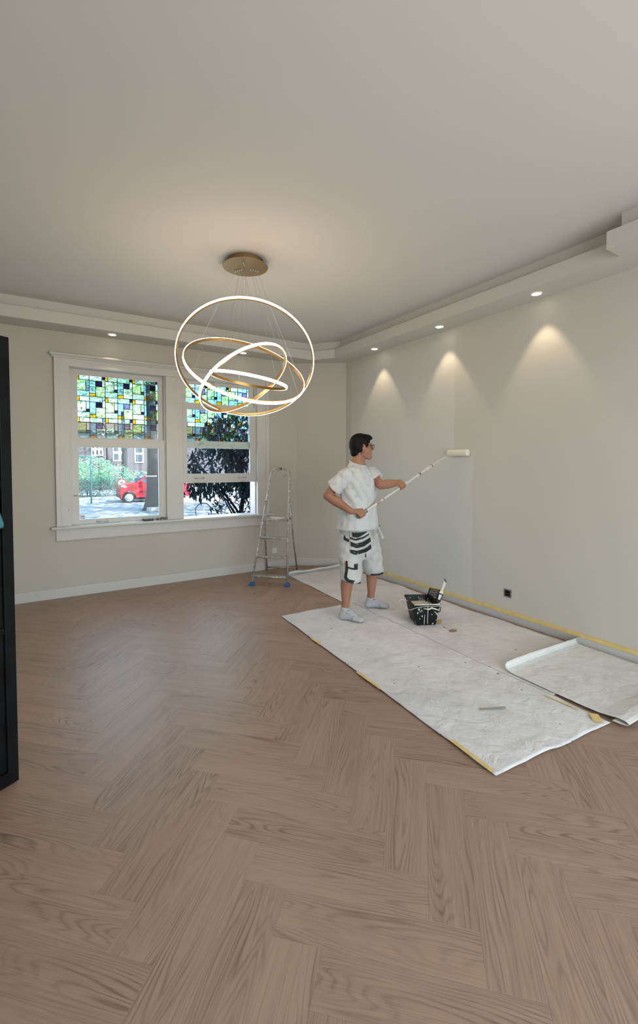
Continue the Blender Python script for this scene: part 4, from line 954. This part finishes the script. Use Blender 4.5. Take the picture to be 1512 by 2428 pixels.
# ================================================================== THE STREET OUTSIDE
GZ0 = -.75
struct(obj('floor_street', MB().box(-40, 60, YW+.32, 70, GZ0-.2, GZ0), 'paving'), 'sunlit paved street in front of the house')
struct(obj('floor_garden', MB().box(-6, 14, YW+.32, 12.0, GZ0, GZ0+.03), 'kerbstone'), 'paved front garden')
struct(obj('trim_4', MB().box(-14, 20, 31.2, 31.42, GZ0, GZ0+.13), 'kerbstone', bev=.02), 'grey kerb along the far side of the street')

def leaves(n_, sampler, lo, hi, name, mt, parent, aspect=.42, droop=0.0, seed=1):
    """a crown: n_ folded leaves, each a pair of quads, at points drawn by sampler"""
    g_ = np.random.default_rng(seed); V = []; Fc = []
    P = sampler(g_, n_)
    for p in P:
        L = g_.uniform(lo, hi); w = L*aspect; a = g_.uniform(0, 2*PI); t = g_.uniform(-.6, .6) - droop
        d = Vector((math.cos(a)*math.cos(t), math.sin(a)*math.cos(t), math.sin(t))); sd = d.cross(Vector((g_.uniform(-.4, .4), g_.uniform(-.4, .4), 1))).normalized(); up2 = sd.cross(d)
        p = Vector(p); o = len(V); q = p + d*L; mdl = p + d*L*.45
        V += [p, mdl + sd*w*.5 + up2*w*.18, q, mdl - sd*w*.5 + up2*w*.18, mdl]
        Fc += [(o, o+4, o+1), (o+4, o+2, o+1), (o, o+3, o+4), (o+4, o+3, o+2)]
    me = bpy.data.meshes.new(name); me.from_pydata([tuple(v) for v in V], [], Fc); o = obj(name, me, mt, parent); o['kind'] = 'stuff'; return o
def blobs(cs):
    """sampler: points in the outer shells of several ellipsoids (centre, radii)"""
    vol = np.array([r[0]*r[1]*r[2] for c, r in cs]); vol = vol/vol.sum()
    def f(g_, n_):
        k = g_.choice(len(cs), n_, p=vol); u = g_.normal(size=(n_, 3)); u /= np.linalg.norm(u, axis=1)[:, None]; s = g_.uniform(.45, 1.0, n_)**.6
        C_ = np.array([c for c, r in cs])[k]; R_ = np.array([r for c, r in cs])[k]
        return C_ + u*R_*s[:, None]
    return f
def trunk(pts, rs, parent, mt='bark', name='trunk', k=14):
    o = obj(name, MB().tube(pts, rs, k), mt, parent, smooth=True); return o

# big street tree whose trunk stands in front of the red car
t = thing('street_tree', 'street tree with a broad dark trunk standing in front of the red car', 'tree', (4.62, 22.55, GZ0))
m = MB(); K = 26; R_ = []
for z in np.linspace(0, 7.5, 40):
    r0 = .27 + .20*math.exp(-z*2.2) - .008*z
    R_.append([(math.cos(2*PI*j/K)*(r0 + .022*noise.noise(Vector((j*1.9, z*.9, 3)))) + .05*math.sin(z*.6), math.sin(2*PI*j/K)*(r0 + .022*noise.noise(Vector((j*1.9, z*.9, 3)))), z) for j in range(K)])
obj('trunk', m.loft(R_), 'bark', t, smooth=True)
obj('trunk_strap', MB().lathe([(.285, 1.62), (.292, 1.63), (.292, 1.66), (.285, 1.67)], k=26, cap=False), 'sign_white', t)
for a, b, r in (((.1, 0, 6.0), (-2.3, -.6, 7.9), .11), ((.1, 0, 6.2), (2.0, .4, 8.0), .11), ((.1, 0, 6.6), (-1.0, 1.0, 8.6), .10), ((0, 0, 4.4), (1.3, .6, 5.6), .05), ((-.1, 0, 6.6), (-3.2, .2, 8.4), .08)):
    trunk([a, tuple((Vector(a)*.5+Vector(b)*.5)+Vector((0, 0, .25))), b], [r, r*.8, r*.4], t, name='branch', k=8)
leaves(2300, blobs([((-2.2, -.5, 6.6), (2.6, 2.2, 1.6)), ((1.8, .3, 6.9), (2.6, 2.2, 1.7)), ((0, .5, 8.4), (3.2, 2.8, 1.8)), ((-4.2, .4, 7.4), (2.0, 2.0, 1.3)), ((3.8, .2, 7.8), (2, 2, 1.5))]), .22, .42, 'crown', 'leaf_bright', t, seed=3)
tag(obj('planter_stone', MB().box(-.55, .95, -.35, .05, 0, .22), 'kerbstone', bev=.05, loc=(4.75, 21.75, GZ0)), 'grey stone block at the foot of the street tree', 'stone')

# second street tree on this side, right of the windows: its crown throws the dappled shade
t = thing('street_tree', 'leafy street tree on the near side, seen through the right coloured panes', 'tree', (10.2, 14.5, GZ0))
trunk([(0, 0, 0), (.1, 0, 3), (0, .1, 6.5)], [.25, .2, .12], t)
leaves(3000, blobs([((-2.4, 0, 6.6), (3.0, 3.6, 1.2)), ((.5, 2.2, 7.2), (3.0, 3.0, 1.2)), ((-1.0, 4.6, 7.4), (3.4, 2.6, 1.0)), ((2.5, -.5, 6.8), (2.6, 3.2, 1.2)), ((-4.6, 3.0, 7.2), (2.2, 2.4, .9))]), .30, .62, 'crown', 'leaf_bright', t, seed=5)

# trees beyond the street, seen through the coloured panes
for i, (x, y, cs, n_, mt, lb) in enumerate((
    (-1.0, 33.5, [((0, 0, 5.5), (3.4, 2.4, 2.8)), ((1.6, 0, 8.0), (3.2, 2.2, 2.2)), ((-2, 0, 8), (2.5, 2, 2.5))], 1700, 'leaf_bright', 'pale green tree beyond the street, seen through the left coloured panes'),
    (5.2, 35.0, [((0, 0, 6.2), (3.0, 2.2, 2.4)), ((2.0, 0, 8.6), (3.2, 2.2, 2.4)), ((-1.5, 0, 9), (2.6, 2, 2.4))], 1700, 'leaf_bright', 'yellow-green tree beyond the street, behind the street tree trunk'),
    (12.5, 33.0, [((0, 0, 5.2), (3.4, 2.4, 2.6)), ((1, 0, 8.0), (3.4, 2.4, 2.6))], 1500, 'leaf_hedge', 'green tree beyond the street, seen through the right coloured panes'))):
    t = thing('tree', lb, 'tree', (x, y, GZ0), 0, 'trees across the street')
    trunk([(0, 0, 0), (.1, 0, 3), (0, .1, 6)], [.22, .18, .10], t); leaves(n_, blobs(cs), .26, .50, 'crown', mt, t, seed=10+i)
# hedge and bushes across the street
t = thing('bush', 'large round light green bush across the street behind the parked red car', 'bush', (2.9, 33.2, GZ0))
trunk([(0, 0, 0), (0, 0, 1.2)], [.09, .05], t, 'twig', 'stem', 8); leaves(5200, blobs([((-1.6, 0, 1.75), (1.5, .9, .95)), ((.2, 0, 1.8), (1.35, .9, .95)), ((1.5, 0, 1.45), (1.0, .8, .75)), ((-.6, 0, 1.2), (2.2, .9, .7))]), .12, .24, 'foliage', 'leaf_hedge', t, seed=21)
t = thing('bush', 'low loose bush behind the hood of the red car', 'bush', (5.9, 32.6, GZ0))
trunk([(0, 0, 0), (0, 0, .8)], [.07, .04], t, 'twig', 'stem', 8); leaves(1700, blobs([((0, 0, 1.0), (1.3, .8, .8)), ((1.4, 0, 1.3), (1.0, .8, .9))]), .12, .26, 'foliage', 'leaf_hedge', t, seed=22)
t = thing('hedge', 'dark clipped hedge along the far pavement below the light bush', 'hedge', (2.6, 32.0, GZ0))
trunk([(0, 0, 0), (0, 0, .5)], [.05, .03], t, 'twig', 'stem', 8)
def hbox(g_, n_): return np.stack([g_.uniform(-3.2, 2.6, n_), g_.uniform(-.35, .35, n_), g_.uniform(.05, 1.32, n_)], 1)
leaves(4200, hbox, .10, .20, 'foliage', 'leaf_low', t, seed=23)
# green steel frame standing in front of the hedge
t = thing('post_frame', 'slim dark green steel post with a crossbar in front of the light bush', 'post', (2.47, 28.0, GZ0))
obj('post', MB().tube([(0, 0, 0), (0, 0, 2.66)], .045, 10), 'green_post', t, smooth=True); obj('crossbar', MB().tube([(.04, 0, 2.64), (-1.9, 0, 2.64)], .04, 10), 'green_post', t, smooth=True); obj('post', MB().tube([(-1.86, 0, 0), (-1.86, 0, 2.62)], .045, 10), 'green_post', t, smooth=True)
# round no-dogs sign
t = thing('traffic_sign', 'round white sign with red ring and black animal figure before the hedge', 'sign', (4.28, 29.6, GZ0), math.radians(8))
obj('post', MB().tube([(0, .03, 0), (0, .03, 1.35)], .03, 10), 'kerbstone', t, smooth=True)
def face(r, y, k=36): return [(r*math.cos(2*PI*j/k), y, 1.06+r*math.sin(2*PI*j/k)) for j in range(k)]
obj('sign_plate', MB().loft([face(.27, .0), face(.27, -.015)]), 'sign_red', t); obj('sign_face', MB().loft([face(.212, -.016), face(.212, -.019)]), 'sign_white', t)
obj('animal_symbol', MB().prism([(-.10, 1.00), (-.085, 1.00), (-.08, 1.05), (.03, 1.04), (.04, .98), (.06, .98), (.06, 1.06), (.10, 1.10), (.12, 1.09), (.11, 1.13), (.08, 1.14), (.05, 1.10), (-.08, 1.10), (-.12, 1.13), (-.10, 1.08)], -.022, -.019, 'y'), 'sign_black', t)

# far houses: brick wall with white windows
def house(x0, x1, y, h, wins, label, roof=True):
    t = thing('house', label, 'house', ((x0+x1)/2, y, GZ0), 0, 'brick houses across the street'); cx = (x0+x1)/2
    obj('wall', MB().box(x0-cx, x1-cx, 0, 6, 0, h), 'house_brick', t)
    obj('roof', MB().prism([(-.4, h), (6.4, h), (3, h+1.0)], x0-cx+.01, x1-cx-.01, 'x'), 'roof_tile', t)
    for (a, b, z0, z1, nx, nzz) in wins:
        w = obj('window', MB().box(a-cx, b-cx, -.06, .02, z0, z1), 'sign_white', t)
        for i in range(nx):
            for j in range(nzz):
                pw = (b-a)/nx; ph = (z1-z0)/nzz; obj('pane', MB().box(a-cx+i*pw+.09, a-cx+(i+1)*pw-.09, -.075, -.055, z0+j*ph+.09, z0+(j+1)*ph-.09), 'dark_pane', w)
    return t
house(-4.0, 4.9, 42, 5.0, [(3.75, 4.65, 2.90, 4.0, 3, 2), (1.0, 2.3, 2.7, 4.3, 2, 2), (-2.5, -1.0, 2.7, 4.3, 2, 2)], 'brick house across the street on the left with a small-paned window')
house(5.0, 18, 42, 5.0, [(5.40, 6.50, 2.45, 3.95, 2, 2), (7.15, 7.90, 2.30, 3.95, 1, 2), (9.4, 10.8, 2.4, 4.0, 2, 2)], 'brick house across the street on the right with tall white windows')

# small red hatchback facing left
car = thing('car', 'small red hatchback parked facing left behind the street tree', 'car', (5.85, 27.25, GZ0))
side = [(-1.96, .34), (-1.98, .55), (-1.93, .72), (-1.72, .86), (-1.25, .98), (-1.02, 1.02), (1.70, 1.00), (1.90, .92), (1.97, .70), (1.97, .38), (1.80, .24), (-1.75, .22)]
arches = []
def arch(cx_): return [(cx_+.37*math.cos(a), .30+.37*math.sin(a)) for a in np.linspace(PI, 0, 11)]
low_ = [(-1.97, .34), (-1.99, .58), (-1.95, .80), (-1.84, .96), (-1.55, 1.08), (-1.20, 1.16), (1.70, 1.12), (1.90, 1.00), (1.97, .74), (1.97, .38), (1.80, .24)] + list(reversed([(p[0], max(p[1], .24)) for p in arch(1.30)])) + list(reversed([(p[0], max(p[1], .24)) for p in arch(-1.52)])) + [(-1.90, .24)]
b = obj('body_shell', MB().prism(low_, 0, 1.62, 'y'), 'car_red', car); 
cabin = [(-1.24, 1.10), (-.55, 1.53), (-.20, 1.62), (.80, 1.63), (1.40, 1.52), (1.78, 1.10)]
def cab(y, k): 
    c = (.3, 1.0); return [(c[0]+(p[0]-c[0])*k, y, .99+(p[1]-.99)*(1 if True else k)) for p in cabin]
m = MB(); m.loft([[(p[0], .05+ (p[1]-1.10)*.32, p[1]) for p in cabin], [(p[0], 1.57-(p[1]-1.10)*.32, p[1]) for p in cabin]]); obj('cabin', m, 'car_red', car)
def pane(poly): return [(p[0], .05+(p[1]-1.10)*.32-.012, p[1]) for p in poly]
def win(poly): 
    a = pane(poly); return MB().loft([a, [(p[0], p[1]+.02, p[2]) for p in a]])
obj('front_window', win([(-.92, 1.17), (-.46, 1.47), (.12, 1.55), (.12, 1.17)]), 'car_glass', car); obj('rear_window', win([(.22, 1.17), (.22, 1.55), (.82, 1.55), (1.24, 1.47), (1.46, 1.17)]), 'car_glass', car)
m = MB(); m.loft([[(-1.22, .14, 1.14), (-1.24, .14, 1.13), (-.57, .24, 1.55), (-.54, .24, 1.54)], [(-1.22, 1.48, 1.14), (-1.24, 1.48, 1.13), (-.57, 1.38, 1.55), (-.54, 1.38, 1.54)]]); obj('windscreen', m, 'car_glass', car)
obj('side_moulding', MB().box(-.95, .10, -.012, .0, .60, .64), 'car_black', car); obj('side_moulding', MB().box(.16, .80, -.012, .0, .60, .64), 'car_black', car)
obj('door_seam', MB().box(.125, .140, -.004, 0, .30, 1.0), 'car_black', car); obj('door_seam', MB().box(-.98, -.965, -.004, 0, .34, .98), 'car_black', car); obj('door_handle', MB().box(-.12, .08, -.03, 0, .95, .98), 'car_black', car)
obj('mirror', MB().ellip((-.88, -.10, 1.20), (.08, .09, .07)), 'car_red', car, smooth=True); obj('headlamp', MB().ellip((-1.74, .10, .93), (.19, .12, .09)), 'headlamp', car, smooth=True); obj('tail_lamp', MB().box(1.86, 1.965, -.01, .14, .72, 1.0), 'sign_red', car); obj('bumper', MB().box(-2.01, -1.86, .05, 1.57, .28, .48), 'car_black', car, bev=.03); obj('underbody', MB().box(-1.7, 1.7, .12, 1.5, .17, .26), 'car_black', car)
for cx_ in (-1.52, 1.30):
    for yy, s_ in ((.02, 1), (1.42, -1)):
        w = obj('wheel', MB().loft([[(cx_+r*math.cos(2*PI*j/28), yy+y, .30+r*math.sin(2*PI*j/28)) for j in range(28)] for r, y in ((.20, .0), (.27, -.01), (.30, .03), (.30, .15), (.27, .18))]), 'tyre', car, smooth=40)
        if s_ > 0:
            obj('hubcap', MB().loft([[(cx_+r*math.cos(2*PI*j/28), yy+y, .30+r*math.sin(2*PI*j/28)) for j in range(28)] for r, y in ((.215, -.012), (.20, -.022), (.05, -.034))]), 'hubcap', w, smooth=40)
            for j in range(8):
                a = 2*PI*j/8; c = (cx_+.15*math.cos(a), yy-.030, .30+.15*math.sin(a)); obj('hub_slot', MB().ellip(c, (.024, .008, .024), 8, 6), 'tyre', w)

# dark rhododendron-like tree close to the right window
t = thing('evergreen_tree', 'dark large-leaved evergreen tree close outside the right window', 'tree', (3.75, 9.6, GZ0+.03))
trunk([(.15, 0, 0), (.10, 0, .8), (.28, .05, 1.7), (.1, 0, 2.6)], [.07, .055, .045, .03], t, 'twig')
for a, b in (((.10, 0, .9), (-.55, -.1, 1.75)), ((.12, 0, .6), (.75, .1, 1.6)), ((.15, 0, 1.3), (.6, -.2, 2.3)), ((.1, 0, 1.1), (-.9, .1, 2.3)), ((.11, 0, .5), (-.25, .1, 1.5)), ((.6, .05, 0), (.35, .1, 1.4)), ((.3, .1, 0), (.75, .1, 1.3)), ((.45, -.1, .2), (-.15, 0, 1.35))):
    trunk([a, tuple(Vector(a)*.5+Vector(b)*.5+Vector((.05, .03, .05))), b], [.026, .020, .008], t, 'twig', 'branch', 8)
leaves(2900, blobs([((-.45, 0, 2.15), (.72, .55, .62)), ((.55, 0, 2.2), (.75, .6, .75)), ((.1, 0, 2.9), (.85, .6, .55)), ((-.75, .1, 1.75), (.35, .3, .32)), ((.2, 0, 1.75), (.75, .45, .30)), ((.75, 0, 1.5), (.4, .35, .35))]), .13, .24, 'crown', 'leaf_dark', t, aspect=.34, droop=.75, seed=31)
leaves(260, blobs([((.1, 0, 1.25), (.75, .4, .35))]), .09, .18, 'low_leaves', 'leaf_dark', t, aspect=.34, droop=.6, seed=32)

# bicycles parked across the garden
def bicycle(loc, rz, label, frame_m, basket):
    t = thing('bicycle', label, 'bicycle', loc, rz, 'bicycles parked on the street')
    for x in (-.52, .52):
        w = obj('tyre', MB().tube([(x+.33*math.cos(a), 0, .34+.33*math.sin(a)) for a in np.linspace(0, 2*PI, 30)[:-1]], .018, 8, closed=True), 'tyre', t, smooth=True)
        for a in np.linspace(0, PI, 7)[:-1]: obj('spoke', MB().tube([(x+.32*math.cos(a), 0, .34+.32*math.sin(a)), (x-.32*math.cos(a), 0, .34-.32*math.sin(a))], .002, 4), 'bike_white', w)
    obj('frame', MB().tube([(.40, 0, .86), (.05, 0, .30), (-.52, 0, .34), (-.13, 0, .72), (.05, 0, .30)], .017, 8).tube([(-.13, 0, .70), (.38, 0, .74)], .016, 8), frame_m, t)
    obj('fork', MB().tube([(.37, 0, 1.0), (.52, 0, .34)], .015, 8), frame_m, t); obj('handlebar', MB().tube([(.20, -.28, 1.06), (.34, -.20, 1.05), (.37, 0, 1.0), (.34, .20, 1.05), (.20, .28, 1.06)], .013, 8), 'bike_dark', t, smooth=True)
    obj('seat_post', MB().tube([(-.13, 0, .70), (-.17, 0, .93)], .014, 8), 'bike_dark', t); obj('saddle', MB().ellip((-.18, 0, .95), (.14, .075, .035)), 'bike_dark', t, smooth=True)
    if basket: obj('child_seat', MB().loft([[(-.62, -.14, .72), (-.34, -.14, .72), (-.34, .14, .72), (-.62, .14, .72)], [(-.68, -.17, .80), (-.32, -.17, .82), (-.32, .17, .82), (-.68, .17, .80)], [(-.72, -.17, 1.12), (-.62, -.17, 1.12), (-.62, .17, 1.12), (-.72, .17, 1.12)]]), 'bike_white', t, bev=.02)
    obj('rear_rack', MB().box(-.75, -.30, -.07, .07, .70, .715), 'bike_dark', t); obj('mudguard', MB().tube([(-.52+.38*math.cos(a), 0, .34+.38*math.sin(a)) for a in np.linspace(.3, PI, 12)], .02, 6), 'bike_white', t, smooth=True)
bicycle((5.95, 17.2, GZ0), 2.5, 'parked bicycle with a white child seat, left of the two bicycles', 'bike_white', True)
bicycle((7.1, 16.9, GZ0), 2.9, 'parked dark bicycle without a child seat, under the evergreen tree', 'bike_dark', False)
m = MB(); K = 30
m.loft([[(r*1.35*math.cos(2*PI*j/K), r*math.sin(2*PI*j/K), z) for j in range(K)] for r, z in ((.62, .001), (.62, .004), (.45, .004), (.45, .001))], cap=False)
tag(obj('road_marking', m, 'street_white', loc=(5.75, 20.5, GZ0)), 'white painted ring on the street surface left of the bicycles', 'road marking')
